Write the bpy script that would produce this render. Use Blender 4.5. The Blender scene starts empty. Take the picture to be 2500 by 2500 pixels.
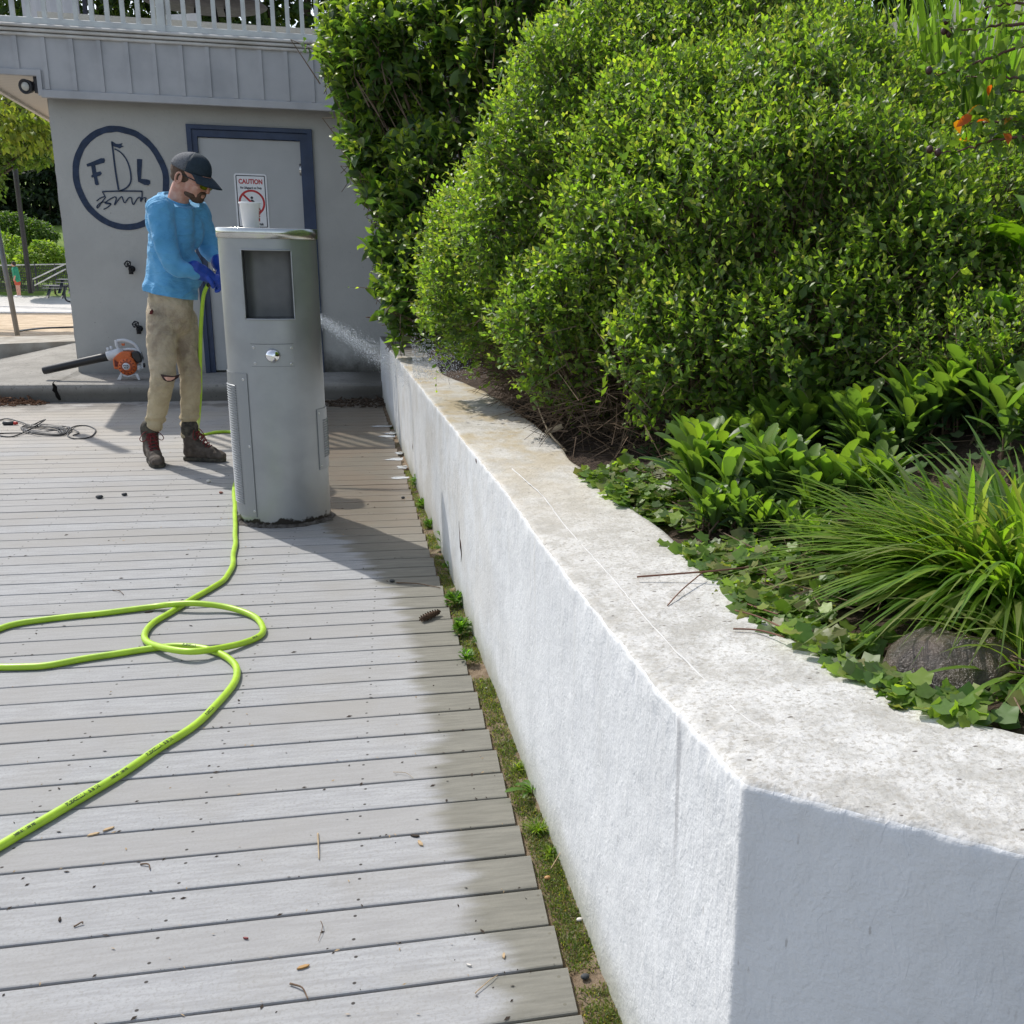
import bpy, math, random
import numpy as np
from mathutils import Vector, Matrix, noise
random.seed(7); rng = np.random.default_rng(7)
sc = bpy.context.scene
R = math.radians

# ------------------------------------------------------------------ camera, world, sun, exposure
F, CX, CY, H = 2480.0, 1520.0, 1250.0, 1.45          # focal length and principal point in photo pixels (2500 wide)
_az, _p, _r = R(12.44), R(15.0), R(-1.338)
_W = np.array([[math.cos(_az), -math.sin(_az), 0], [math.sin(_az), math.cos(_az), 0], [0, 0, 1]])
_M = np.array([[1, 0, 0], [0, -math.sin(_p), -math.cos(_p)], [0, math.cos(_p), -math.sin(_p)]])
_Q = np.array([[math.cos(_r), math.sin(_r), 0], [-math.sin(_r), math.cos(_r), 0], [0, 0, 1]])
VM = _Q @ _M @ _W                                     # rows: camera right, down, forward in the world
C0 = np.array([0, 0, H])
cam = bpy.data.objects.new('camera', bpy.data.cameras.new('camera'))
sc.collection.objects.link(cam); sc.camera = cam
rm = Matrix((VM[0], -VM[1], -VM[2])).transposed().to_4x4()
cam.matrix_world = Matrix.Translation((0, 0, H)) @ rm
cam.data.sensor_fit = 'HORIZONTAL'; cam.data.sensor_width = 36
cam.data.lens = 36 * F / 2500; cam.data.shift_x = -(CX - 1250) / 2500
cam.data.clip_start = .05; cam.data.clip_end = 600

SUN_EL, SUN_AZ = R(50), R(124.5)                      # direction to the sun, azimuth from +X
sd = Vector((math.cos(SUN_AZ) * math.cos(SUN_EL), math.sin(SUN_AZ) * math.cos(SUN_EL), math.sin(SUN_EL)))
world = bpy.data.worlds.new('World'); sc.world = world; world.use_nodes = True
wn = world.node_tree; bg = wn.nodes['Background']
sky = wn.nodes.new('ShaderNodeTexSky'); sky.sky_type = 'NISHITA'; sky.sun_disc = False
sky.sun_elevation = SUN_EL; sky.sun_rotation = R(90) - SUN_AZ; sky.air_density = 1.0; sky.dust_density = 1.5
hs = wn.nodes.new('ShaderNodeHueSaturation'); hs.inputs['Saturation'].default_value = .62; wn.links.new(sky.outputs[0], hs.inputs['Color']); wn.links.new(hs.outputs[0], bg.inputs[0]); bg.inputs[1].default_value = .15
sl = bpy.data.lights.new('sun', 'SUN'); sl.energy = 2.9; sl.angle = R(.53); sl.color = (1, .955, .88)
so = bpy.data.objects.new('sun', sl); sc.collection.objects.link(so)
so.rotation_euler = sd.to_track_quat('Z', 'Y').to_euler()
sc.view_settings.view_transform = 'Standard'; sc.view_settings.look = 'None'
sc.view_settings.exposure = 0.50; sc.view_settings.gamma = 1; sc.view_settings.use_curve_mapping = False
sc.cycles.max_bounces = 7; sc.cycles.diffuse_bounces = 4; sc.cycles.transmission_bounces = 5
sc.cycles.transparent_max_bounces = 8; sc.cycles.sample_clamp_indirect = 6

# ------------------------------------------------------------------ photo pixel -> place on a real surface
def ray(px, py): return VM.T @ np.array([(px - CX) / F, (py - CY) / F, 1.0])
def G(px, py, z=0.0): d = ray(px, py); return C0 + (z - H) / d[2] * d          # on a level surface
def FY(px, py, Y): d = ray(px, py); return C0 + Y / d[1] * d                   # on an upright plane parallel to the building
def DP(px, py, dist): return C0 + ray(px, py) * dist                           # at a depth

# ------------------------------------------------------------------ object helpers
def rootloc(o):
    v = Vector((0, 0, 0))
    while o is not None: v = v + o.location; o = o.parent
    return np.array(v)
def tag(o, label=None, cat=None, group=None, kind=None):
    if label: o['label'] = label
    if cat: o['category'] = cat
    if group: o['group'] = group
    if kind: o['kind'] = kind
    return o
def thing(name, loc, label, cat, group=None, rz=0):
    o = bpy.data.objects.new(name, None); sc.collection.objects.link(o)
    o.empty_display_size = .05; o.location = tuple(float(v) for v in loc); o.rotation_euler = (0, 0, rz)
    return tag(o, label, cat, group)
def tomesh(name, V, Fc, mat, smooth=False, cols=None):
    me = bpy.data.meshes.new(name)
    V = np.asarray(V, dtype=np.float32).reshape(-1, 3)
    me.vertices.add(len(V)); me.vertices.foreach_set('co', V.ravel())
    if isinstance(Fc, np.ndarray):
        n, k = Fc.shape; idx = Fc.ravel().astype(np.int32); st = np.arange(0, n * k, k, dtype=np.int32)
    else:
        n = len(Fc); idx = np.fromiter((i for f in Fc for i in f), dtype=np.int32)
        ln = np.array([len(f) for f in Fc], dtype=np.int32); st = np.concatenate([[0], np.cumsum(ln)[:-1]]).astype(np.int32)
    me.loops.add(len(idx)); me.loops.foreach_set('vertex_index', idx)
    me.polygons.add(n); me.polygons.foreach_set('loop_start', st)
    me.polygons.foreach_set('use_smooth', np.full(n, bool(smooth)))
    me.update(calc_edges=True)
    if cols is not None:
        ca = me.color_attributes.new('leafcol', 'FLOAT_COLOR', 'POINT')
        c4 = np.ones((len(V), 4), dtype=np.float32); c4[:, :3] = cols; ca.data.foreach_set('color', c4.ravel())
    if mat is not None: me.materials.append(mat)
    me.validate()
    return me
def add(name, V, Fc, mat, parent=None, smooth=False, cols=None, origin=None, local=False):
    V = np.asarray(V, dtype=float).reshape(-1, 3)
    if parent is not None and not local: V = V - rootloc(parent)
    elif origin is not None: V = V - np.asarray(origin, float)
    o = bpy.data.objects.new(name, tomesh(name, V, Fc, mat, smooth, cols)); sc.collection.objects.link(o)
    if parent is not None: o.parent = parent
    elif origin is not None: o.location = tuple(float(v) for v in origin)
    return o
class MB:
    def __init__(s): s.V = []; s.F = []
    def raw(s, V, Fc):
        n = len(s.V); s.V += [tuple(float(c) for c in v) for v in V]; s.F += [tuple(int(i) + n for i in f) for f in Fc]; return s
    def box(s, a, b):
        x0, y0, z0 = a; x1, y1, z1 = b
        return s.raw([(x0,y0,z0),(x1,y0,z0),(x1,y1,z0),(x0,y1,z0),(x0,y0,z1),(x1,y0,z1),(x1,y1,z1),(x0,y1,z1)],
                     [(0,3,2,1),(4,5,6,7),(0,1,5,4),(1,2,6,5),(2,3,7,6),(3,0,4,7)])
    def cbox(s, a, b, c=.004):                       # box with chamfered top and front edges
        x0, y0, z0 = a; x1, y1, z1 = b
        ring = lambda x: [(x,y0,z0+c),(x,y0+c,z0),(x,y1-c,z0),(x,y1,z0+c),(x,y1,z1-c),(x,y1-c,z1),(x,y0+c,z1),(x,y0,z1-c)]
        V = ring(x0) + ring(x1)
        return s.raw(V, [(i, 8+i, 8+(i+1)%8, (i+1)%8) for i in range(8)] + [tuple(range(8)), tuple(range(15, 7, -1))])
    def tube(s, P, r, n=8, cap=True):
        P = [np.array(p, float) for p in P]; rr = r if hasattr(r, '__len__') else [r] * len(P); V = []; Fc = []; u = None
        for i, p in enumerate(P):
            t = P[min(i+1, len(P)-1)] - P[max(i-1, 0)]; t = t / (np.linalg.norm(t) + 1e-12)
            if u is None: u = np.cross(t, (0, 0, 1.) if abs(t[2]) < .9 else (1., 0, 0))
            u = u - t * (u @ t); u = u / (np.linalg.norm(u) + 1e-12); w = np.cross(t, u)
            for k in range(n):
                a = 2 * math.pi * k / n; V.append(p + rr[i] * (math.cos(a) * u + math.sin(a) * w))
        for i in range(len(P) - 1):
            for k in range(n): Fc.append((i*n+k, i*n+(k+1)%n, (i+1)*n+(k+1)%n, (i+1)*n+k))
        if cap: Fc += [tuple(range(n-1, -1, -1)), tuple((len(P)-1)*n + k for k in range(n))]
        return s.raw(V, Fc)
    def prism(s, P, ax, d):                          # closed outline P (3D points) pushed along vector ax*d
        n = len(P); A = [np.array(p, float) for p in P]; ax = np.array(ax, float) * d
        return s.raw(A + [p + ax for p in A], [tuple(range(n)), tuple(range(2*n-1, n-1, -1))] + [(i, n+i, n+(i+1)%n, (i+1)%n) for i in range(n)])
    def lathe(s, prof, c=(0, 0, 0), n=24, ax=None):
        V = []; Fc = []; m = len(prof)
        for k in range(n):
            a = 2 * math.pi * k / n
            for r, h in prof: V.append((r * math.cos(a), r * math.sin(a), h))
        for k in range(n):
            for i in range(m-1): Fc.append((k*m+i, ((k+1)%n)*m+i, ((k+1)%n)*m+i+1, k*m+i+1))
        V = np.array(V)
        if ax is not None:
            q = Vector((0, 0, 1)).rotation_difference(Vector(ax)).to_matrix(); V = V @ np.array(q).T
        return s.raw(V + np.array(c, float), Fc)
    def ell(s, c, r, rot=None, nu=16, nv=10):
        V = []; Fc = []
        for j in range(nv + 1):
            t = math.pi * j / nv
            for i in range(nu):
                a = 2 * math.pi * i / nu; V.append((r[0]*math.sin(t)*math.cos(a), r[1]*math.sin(t)*math.sin(a), r[2]*math.cos(t)))
        for j in range(nv):
            for i in range(nu): Fc.append((j*nu+i, (j+1)*nu+i, (j+1)*nu+(i+1)%nu, j*nu+(i+1)%nu))
        V = np.array(V)
        if rot is not None: V = V @ np.array(rot).T
        return s.raw(V + np.array(c, float), Fc)
    def build(s, name, mat, parent=None, smooth=False, origin=None, local=False): return add(name, s.V, s.F, mat, parent, smooth, None, origin, local)
def bev(o, w=.004, seg=2, ang=35):
    m = o.modifiers.new('bevel', 'BEVEL'); m.width = w; m.segments = seg; m.limit_method = 'ANGLE'; m.angle_limit = R(ang); return o
def spline(P, m=8):
    P = [np.array(p, float) for p in P]; out = []
    for i in range(len(P) - 1):
        p0, p1, p2, p3 = P[max(i-1, 0)], P[i], P[i+1], P[min(i+2, len(P)-1)]
        for k in range(m):
            t = k / m; out.append(.5 * ((2*p1) + (-p0+p2)*t + (2*p0-5*p1+4*p2-p3)*t*t + (-p0+3*p1-3*p2+p3)*t**3))
    return out + [P[-1]]

# ------------------------------------------------------------------ materials
class NT:
    def __init__(s, name):
        s.m = bpy.data.materials.new(name); s.m.use_nodes = True; s.t = s.m.node_tree
        s.b = s.t.nodes['Principled BSDF']; s.out = s.t.nodes['Material Output']
        s.co = s.t.nodes.new('ShaderNodeTexCoord').outputs['Object']
    def put(s, sock, v):
        if isinstance(v, bpy.types.NodeSocket): s.t.links.new(v, sock)
        elif isinstance(v, (tuple, list)) and len(v) == 3 and sock.type == 'RGBA': sock.default_value = (*v, 1)
        else: sock.default_value = v
    def noise(s, scale, detail=4, rough=.55, stretch=None, dist=0, co=None):
        n = s.t.nodes.new('ShaderNodeTexNoise'); co = co or s.co
        if stretch:
            mp = s.t.nodes.new('ShaderNodeMapping'); mp.inputs['Scale'].default_value = stretch; s.t.links.new(co, mp.inputs[0]); co = mp.outputs[0]
        s.t.links.new(co, n.inputs['Vector']); n.inputs['Scale'].default_value = scale; n.inputs['Detail'].default_value = detail
        n.inputs['Roughness'].default_value = rough; n.inputs['Distortion'].default_value = dist
        return n.outputs[0]
    def voro(s, scale, stretch=None, feat='F1', co=None, rnd=1):
        n = s.t.nodes.new('ShaderNodeTexVoronoi'); co = co or s.co; n.feature = feat
        if stretch:
            mp = s.t.nodes.new('ShaderNodeMapping'); mp.inputs['Scale'].default_value = stretch; s.t.links.new(co, mp.inputs[0]); co = mp.outputs[0]
        s.t.links.new(co, n.inputs['Vector']); n.inputs['Scale'].default_value = scale; n.inputs['Randomness'].default_value = rnd
        return n
    def math(s, op, a, b=0.0, c=0.0, clamp=False):
        n = s.t.nodes.new('ShaderNodeMath'); n.operation = op; n.use_clamp = clamp
        s.put(n.inputs[0], a); s.put(n.inputs[1], b); s.put(n.inputs[2], c); return n.outputs[0]
    def ramp(s, v, lo, hi, a=0.0, b=1.0):
        n = s.t.nodes.new('ShaderNodeMapRange'); n.interpolation_type = 'SMOOTHSTEP'
        s.put(n.inputs[0], v); s.put(n.inputs[1], lo); s.put(n.inputs[2], hi); s.put(n.inputs[3], a); s.put(n.inputs[4], b); return n.outputs[0]
    def mix(s, f, a, b, mode='MIX'):
        n = s.t.nodes.new('ShaderNodeMix'); n.data_type = 'RGBA'; n.blend_type = mode
        s.put(n.inputs[0], f); s.put(n.inputs[6], a); s.put(n.inputs[7], b); return n.outputs[2]
    def xyz(s):
        n = s.t.nodes.new('ShaderNodeSeparateXYZ'); s.t.links.new(s.co, n.inputs[0]); return n.outputs
    def bump(s, h, strength=.5, dist=.01, prev=None):
        n = s.t.nodes.new('ShaderNodeBump'); n.inputs['Strength'].default_value = strength; n.inputs['Distance'].default_value = dist
        s.put(n.inputs['Height'], h)
        if prev is not None: s.t.links.new(prev, n.inputs['Normal'])
        s.t.links.new(n.outputs[0], s.b.inputs['Normal']); return n.outputs[0]
    def base(s, c, rough=.6, spec=.5, metal=0.0):
        s.put(s.b.inputs['Base Color'], c); s.put(s.b.inputs['Roughness'], rough); s.put(s.b.inputs['Specular IOR Level'], spec); s.put(s.b.inputs['Metallic'], metal); return s.m
def mat(name, c, rough=.6, spec=.5, metal=0.0, var=.12, scale=8, bump=0, bscale=60, bdist=.003, c2=None):
    n = NT(name); f = n.noise(scale, 5)
    d = c2 if c2 else tuple(v * (1 - var * 2) for v in c)
    col = n.mix(n.ramp(f, .35, .7), c, d); n.base(col, n.ramp(n.noise(scale * 2.7), .3, .7, rough * .85, min(1, rough * 1.12)), spec, metal)
    if bump: n.bump(n.noise(bscale, 4), bump, bdist)
    return n.m
def leafmat(name, trans=.42, rough=.42, spec=.45, tint=(2.15, 2.3, .75), vein=0):
    n = NT(name); a = n.t.nodes.new('ShaderNodeAttribute'); a.attribute_name = 'leafcol'
    n.base(a.outputs['Color'], rough, spec)
    tr = n.t.nodes.new('ShaderNodeBsdfTranslucent'); n.put(tr.inputs[0], n.mix(1.0, a.outputs['Color'], tint, 'MULTIPLY'))
    mx = n.t.nodes.new('ShaderNodeMixShader'); mx.inputs[0].default_value = trans
    n.t.links.new(n.b.outputs[0], mx.inputs[1]); n.t.links.new(tr.outputs[0], mx.inputs[2]); n.t.links.new(mx.outputs[0], n.out.inputs[0]); return n.m

ML = leafmat('small_leaf', .5); MLG = leafmat('glossy_leaf', .45, .42, .35); MLD = leafmat('daylily_leaf', .45, .35, .55)
MLB = leafmat('background_leaf', .4, .6, .3); MPET = leafmat('petal', .4, .6, .3, (1.6, 1.4, 1.2))
MTWIG = mat('twig_bark', (.16, .11, .075), .85, .2, scale=40); MDRY = mat('dry_stalk', (.42, .33, .22), .8, .2, scale=30)
MBARK = mat('trunk_bark', (.09, .07, .05), .9, .2, scale=12, bump=.6, bscale=30, bdist=.02)
MWHITE = mat('white_plastic', (.75, .75, .76), .35, scale=20, var=.03); MBLACK = mat('black_plastic', (.012, .012, .014), .38, scale=20)
MCHROME = mat('chrome', (.85, .85, .86), .07, metal=1.0, var=.01); MSTEEL = mat('brushed_steel', (.62, .62, .60), .28, metal=1.0, var=.05)

# ------------------------------------------------------------------ foliage helpers
def leaf_tpl(rows=4, fold=.18, droop=.15, wid=.5, peak=.45, tipp=1.3, spoon=False):
    T = np.array([0, .2, .42, .62, .8, .92, .985, 1]) if spoon else np.linspace(0, 1, rows + 1); rows = len(T) - 1; V = []; Fc = []
    w = lambda t: wid * .5 * (math.sin(math.pi * t ** (math.log(.5) / math.log(peak))) ** (1 / tipp) if 0 < t < 1 else 0)
    ids = []
    if spoon: w = lambda t: wid * .5 * (.12 + .88 * t ** 1.2) * math.sqrt(max(0, 1 - t ** 6)) * 1.1
    for i, t in enumerate(T):
        z = -droop * t * t + .08 * math.sin(math.pi * t)
        if i == 0 or i == rows: ids.append((len(V),) * 3); V.append((0, t, z))
        else: ids.append((len(V), len(V)+1, len(V)+2)); V += [(-w(t), t, z + fold * w(t) * 2), (0, t, z), (w(t), t, z + fold * w(t) * 2)]
    for i in range(rows):
        a, b = ids[i], ids[i+1]
        for q in ((a[0], a[1], b[1], b[0]), (a[1], a[2], b[2], b[1])):
            u = list(dict.fromkeys(q)); Fc.append(u + [u[-1]] if len(u) == 3 else u)
    return np.array(V), Fc
def tri(Fc):
    out = []
    for f in Fc:
        u = list(dict.fromkeys(f))
        if len(u) == 3: out.append(u)
        elif len(u) == 4: out += [[u[0], u[1], u[2]], [u[0], u[2], u[3]]]
    return np.array(out)
T_S = (np.array([(0,0,0),(-.29,.42,.08),(0,.5,-.01),(.29,.42,.08),(0,1,-.03)]), np.array([(0,2,1),(0,3,2),(1,2,4),(2,3,4)]))
_v, _f = leaf_tpl(4, .2, .22, .52, .42); T_L = (_v, tri(_f))
_v, _f = leaf_tpl(6, .25, .35, .55, .42); T_H = (_v, tri(_f))
_v, _f = leaf_tpl(6, .20, .20, .30, spoon=True); T_P = (_v, tri(_f))
_iv = [(0,0,0)] + [(r*math.sin(a), .45 - r*math.cos(a), .05*((i % 2)*2-1)) for i, (a, r) in enumerate([(0, .34),(.6,.46),(1.15,.38),(1.75,.50),(2.45,.40),(math.pi,.58),(2*math.pi-2.45,.40),(2*math.pi-1.75,.50),(2*math.pi-1.15,.38),(2*math.pi-.6,.46)])]
_iv[0] = (0, .45, -.03); T_I = (np.array(_iv), np.array([(0, i, i % 10 + 1) for i in range(1, 11)]))
def nrm(a): return a / (np.linalg.norm(a, axis=-1, keepdims=True) + 1e-12)
def leafset(T, P, D, N, S, W=None):
    tv, tf = T; D = nrm(D); N = nrm(N - D * (N * D).sum(-1, keepdims=True)); X = np.cross(D, N)
    S = np.asarray(S)[:, None]; W = S if W is None else np.asarray(W)[:, None]
    V = P[:, None] + X[:, None] * (tv[:, 0][None, :, None] * W[:, None]) + D[:, None] * (tv[:, 1][None, :, None] * S[:, None]) + N[:, None] * (tv[:, 2][None, :, None] * S[:, None])
    n = len(P); Fc = tf[None] + (np.arange(n) * len(tv))[:, None, None]
    return V.reshape(-1, 3), Fc.reshape(-1, 3)
def leafobj(name, sets, m, parent):                  # sets: (template, P, D, N, S, colours)
    Vs, Fs, Cs, n = [], [], [], 0
    for T, P, D, N, S, col in sets:
        V, Fc = leafset(T, P, D, N, S); Vs.append(V); Fs.append(Fc + n); n += len(V); Cs.append(np.repeat(col, len(T[0]), axis=0))
    return add(name, np.concatenate(Vs), np.concatenate(Fs), m, parent, True, np.concatenate(Cs))
def twigs(P, Q, r0, r1=None):                         # straight three-sided twigs between point arrays
    n = len(P); D = nrm(Q - P); A = nrm(np.cross(D, np.tile((.3, .2, 1.), (n, 1)))); B = np.cross(D, A); V = []
    r1 = r0 * .5 if r1 is None else r1
    for Z, r in ((P, r0), (Q, r1)):
        for k in range(3):
            a = 2.0944 * k; V.append(Z + (A * math.cos(a) + B * math.sin(a)) * (r if np.isscalar(r) else r[:, None]))
    V = np.stack(V, 1).reshape(-1, 3); i = (np.arange(n) * 6)[:, None, None]
    f = np.array([(0,1,4,3),(1,2,5,4),(2,0,3,5)])[None] + i
    return V, f.reshape(-1, 4)
def pal(n, cols, w=None, jit=.25):
    c = np.array(cols)[rng.choice(len(cols), n, p=w)]; return c * (1 + jit * rng.uniform(-1, 1, (n, 1))) * (1 + .08 * rng.uniform(-1, 1, (n, 3)))
def shoots(P, D, L, per, size, cols, tips, spread=.75, T=T_S, w=None):
    """leafy shoots: opposite pairs of leaves along each shoot, smaller and paler towards the tip"""
    n = len(P); D = nrm(D); A = nrm(np.cross(D, nrm(rng.normal(size=(n, 3))))); B = np.cross(D, A); sets = []
    for k in range(per):
        t = (k + .6) / per; ph = (k // 2) * 1.3 + (k % 2) * math.pi + rng.uniform(-.4, .4, n)
        rad = A * np.cos(ph)[:, None] + B * np.sin(ph)[:, None]
        s = size * (1.1 - .55 * t) * rng.uniform(.75, 1.25, n)
        d = rad * spread * (1.1 - .5 * t) + D * (.35 + .6 * t) + rng.normal(size=(n, 3)) * .15
        p = P + D * (L * t)[:, None]; c = pal(n, cols, w); tc = pal(n, tips); f = np.clip((t - .45) * 2.2, 0, 1) * rng.uniform(.3, 1, (n, 1))
        sets.append((T, p, d, D + rad * -.2 + np.array((0, 0, .5)) + rng.normal(size=(n, 3)) * .25, s, c * (1 - f) + tc * f))
    return sets
def blobpts(blobs, n, shell=.12, cull=None, nzA=.22):
    """points and outward normals on the skin of a union of ellipsoids (centre, radii)"""
    ar = np.array([b[1][0]*b[1][1] + b[1][1]*b[1][2] + b[1][0]*b[1][2] for b in blobs]); ar = ar / ar.sum(); P = []; N = []
    m = int(n * 2.2)
    idx = rng.choice(len(blobs), m, p=ar); u = nrm(rng.normal(size=(m, 3))); C = np.array([b[0] for b in blobs])[idx]; Rr = np.array([b[1] for b in blobs])[idx]
    s = 1 - np.abs(rng.normal(size=(m, 1))) * shell
    nz = np.array([noise.noise(Vector(q)) + .6 * noise.noise(Vector(q * 2.7)) for q in (C + u * Rr) * 1.9])[:, None]
    P = C + u * Rr * (s + nz * nzA); N = nrm(u / Rr); keep = np.ones(m, bool)
    for j, (c, r) in enumerate(blobs):
        q = (((P - np.array(c)) / np.array(r)) ** 2).sum(1) < .72; keep &= ~(q & (idx != j))
    if cull is not None: keep &= cull(P, N)
    P, N = P[keep][:n], N[keep][:n]; return P, N
def campref(P, N):                                    # the far side of a plant needs fewer leaves
    v = nrm(C0 - P); return ((N * v).sum(1) > -.25) | (rng.random(len(P)) < .25)

# ------------------------------------------------------------------ key outlines of the setting, measured from the photo
_wb = np.array([G(*q) for q in ((1497,2461),(1441,2294),(1385,2126),(1329,1977),(1267,1828),(1205,1666),(1143,1530),(1100,1393),(1000,1150),(945,1000))])
_k, _b = np.polyfit(_wb[:, 1], _wb[:, 0], 1)
_de = np.array([G(*q) for q in ((1416,2468),(1386,2356),(1354,2256),(1323,2163),(1295,2076),(1267,2008),(1220,1878),(1190,1778),(1134,1673),(1050,1370),(1000,1200),(975,1100))])
_ek, _eb = np.polyfit(_de[:, 1], _de[:, 0], 1)
def wallx(y): return _k * y + _b
def edgex(y): return min(_ek * y + _eb, wallx(y) - .022)
def onwall(px, py): d = ray(px, py); return C0 + _b / (d[0] - _k * d[1]) * d
_top = [onwall(*q) for q in ((931,829),(997,909),(1128,1073),(1215,1172),(1314,1313),(1451,1491),(1617,1695),(1814,1909))]
_ty = np.array([p[1] for p in _top])[::-1]; _tz = np.array([p[2] for p in _top])[::-1]
_tz = np.minimum.accumulate(_tz); ZC = float(_tz[0]); YC = float(_ty[0])
def ztop(y): return float(np.interp(y, _ty, _tz))
YS, ZS, YB = 9.45, .15, 10.2                          # step front, step height, building front

# ------------------------------------------------------------------ terrain beyond
def beachz(y): return -.06 - .058 * (y - 14) if y > 14 else -.06
def beachY(px, py):
    d = ray(px, py); t = 8.0
    while t < 200:
        p = C0 + d * t
        if p[2] < beachz(min(p[1], 62)): return p[1]
        t += .05
    return 200.0
V = []; Fc = []; ny = 60; nx = 30
ysr = np.concatenate([np.linspace(11.8, 20, 20), np.linspace(21, 70, 25), np.linspace(75, 320, 15)])
for y in ysr:
    for i in range(nx):
        x = -4 * y + 4.3 * y * i / (nx - 1); V.append((x, y, beachz(min(y, 62)) + (0 if y < 66 else min(14, (y - 66) * .16)) + (.03 * noise.noise(Vector((x * .8, y * .8, 0))) if y < 30 else 0)))
for j in range(len(ysr) - 1):
    for i in range(nx - 1): Fc.append((j*nx+i, j*nx+i+1, (j+1)*nx+i+1, (j+1)*nx+i))
YS1, YS2 = beachY(90, 764) + .4, beachY(90, 735) + .4; print('beach', YS1, YS2)
n = NT('beach_and_lawn'); X = n.xyz(); yy = n.math('ADD', X[1], n.math('MULTIPLY', n.noise(.5), 1.2))
sand = n.mix(n.ramp(n.noise(2.2, 6), .35, .65), (.62, .50, .36), (.40, .30, .20)); sand = n.mix(n.ramp(n.noise(9, 3), .55, .75), sand, (.30, .22, .14))
conc = n.mix(n.noise(1.2), (.62, .60, .57), (.52, .50, .47)); lawn = n.mix(n.ramp(n.noise(1.5, 6), .3, .7), (.09, .17, .02), (.16, .22, .045))
c = n.mix(n.ramp(yy, YS1, YS1 + .5), sand, conc); c = n.mix(n.ramp(yy, YS2, YS2 + .8), c, lawn); n.base(c, .9, .2); n.bump(n.noise(4, 6), .8, .08)
tag(add('ground', V, Fc, n.m, smooth=True), kind='structure')
tag(MB().box((-60, -8, -.5), (14, 11.9, -.17)).build('soil_bed', mat('dark_soil_base', (.05, .04, .03), .95, .1)), kind='structure')

# raised slab in front of the building, wedge shaped where it meets the old kerb
YK = 12.4
bl_, br_ = FY(0, 880, YK), FY(183, 836, YK)
xl = -14.0; zl = bl_[2] + (bl_[2] - br_[2]) / (bl_[0] - br_[0]) * 0
n = NT('slab_concrete'); f = n.noise(3, 7, .65); c = n.mix(n.ramp(f, .3, .7), (.33, .315, .29), (.23, .22, .20)); c = n.mix(n.ramp(n.noise(38, 4), .58, .72), c, (.13, .125, .115))
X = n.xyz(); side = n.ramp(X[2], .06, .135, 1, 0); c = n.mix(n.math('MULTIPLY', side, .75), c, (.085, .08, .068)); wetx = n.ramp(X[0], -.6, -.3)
c = n.mix(n.math('MULTIPLY', wetx, .7), c, (.055, .05, .042)); n.base(c, n.math('SUBTRACT', .9, n.math('MULTIPLY', wetx, .6)), .4)
n.bump(n.noise(70, 5), .6, .006); MSLAB = n.m
b = MB(); xs = [xl, -4.3] + list(np.linspace(-4.2, 1.2, 90)); V = []
for x in xs:
    j = .012 * noise.noise(Vector((x * 2, 3, 0))) + .006 * noise.noise(Vector((x * 11, 1, 0)))
    zb = np.interp(x, [bl_[0], br_[0], -2.9], [bl_[2], br_[2], br_[2] + .02]); fr = .04 * max(0, -4 - x)
    V += [(x, YS + .004 * noise.noise(Vector((x * 9, 5, 0))), -.2), (x, YS + j, ZS - .03), (x, YS + .008 + j, ZS - .006), (x, YS + .03 + j, ZS), (x, 10.15, ZS + (.25 * (zb - ZS) if x < -2.9 else .0)), (x, YK + .3, zb)]
m = 6; Fc = [(i*m+k, (i+1)*m+k, (i+1)*m+k+1, i*m+k+1) for i in range(len(xs) - 1) for k in range(m - 1)]
tag(b.raw(V, Fc).build('pavement', MSLAB, smooth=False), kind='structure')
cr = [(129, 937), (134, 945), (133, 953), (138, 960), (141, 968), (146, 977)]
b = MB(); P = [FY(x, y, YS - .006) for x, y in cr]; wd = [.006, .014, .018, .012, .016, .008]
V = []; [V.extend([(p[0]-w, YS - .008, p[2]), (p[0]+w, YS - .008, p[2]), (p[0]+w, YS+.01, p[2]), (p[0]-w, YS+.01, p[2])]) for p, w in zip(P, wd)]
Fc = []; [Fc.extend([(i*4+k, i*4+(k+1)%4, i*4+4+(k+1)%4, i*4+4+k) for k in range(4)]) for i in range(len(P)-1)]
b.raw(V, Fc); Pt = [G(x, y, ZS + .001) for x, y in ((129, 936), (139, 926), (152, 920), (168, 912), (182, 906))]; b.tube(Pt, .005, 5)
MCR = mat('crack_shadow', (.012, .011, .010), .95, .05); tag(b.build('pavement_crack', MCR), kind='structure')
# old kerb behind the slab
kt = [(-14, .10), (bl_[0], FY(0, 840, YK)[2]), (br_[0], FY(181, 833, YK)[2]), (-2.6, FY(181, 833, YK)[2] + .01)]
b = MB(); 
for (x0, z0), (x1, z1) in zip(kt[:-1], kt[1:]):
    b.raw([(x0,YK,-.4),(x1,YK,-.4),(x1,YK+.9,-.4),(x0,YK+.9,-.4),(x0,YK,z0),(x1,YK,z1),(x1,YK+.9,z1),(x0,YK+.9,z0)], [(0,3,2,1),(4,5,6,7),(0,1,5,4),(2,3,7,6)])
tag(b.build('kerb', mat('kerb_concrete', (.42, .40, .36), .9, .2, scale=4, bump=.5, bscale=50, bdist=.006, c2=(.27, .24, .20))), kind='structure')

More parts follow.
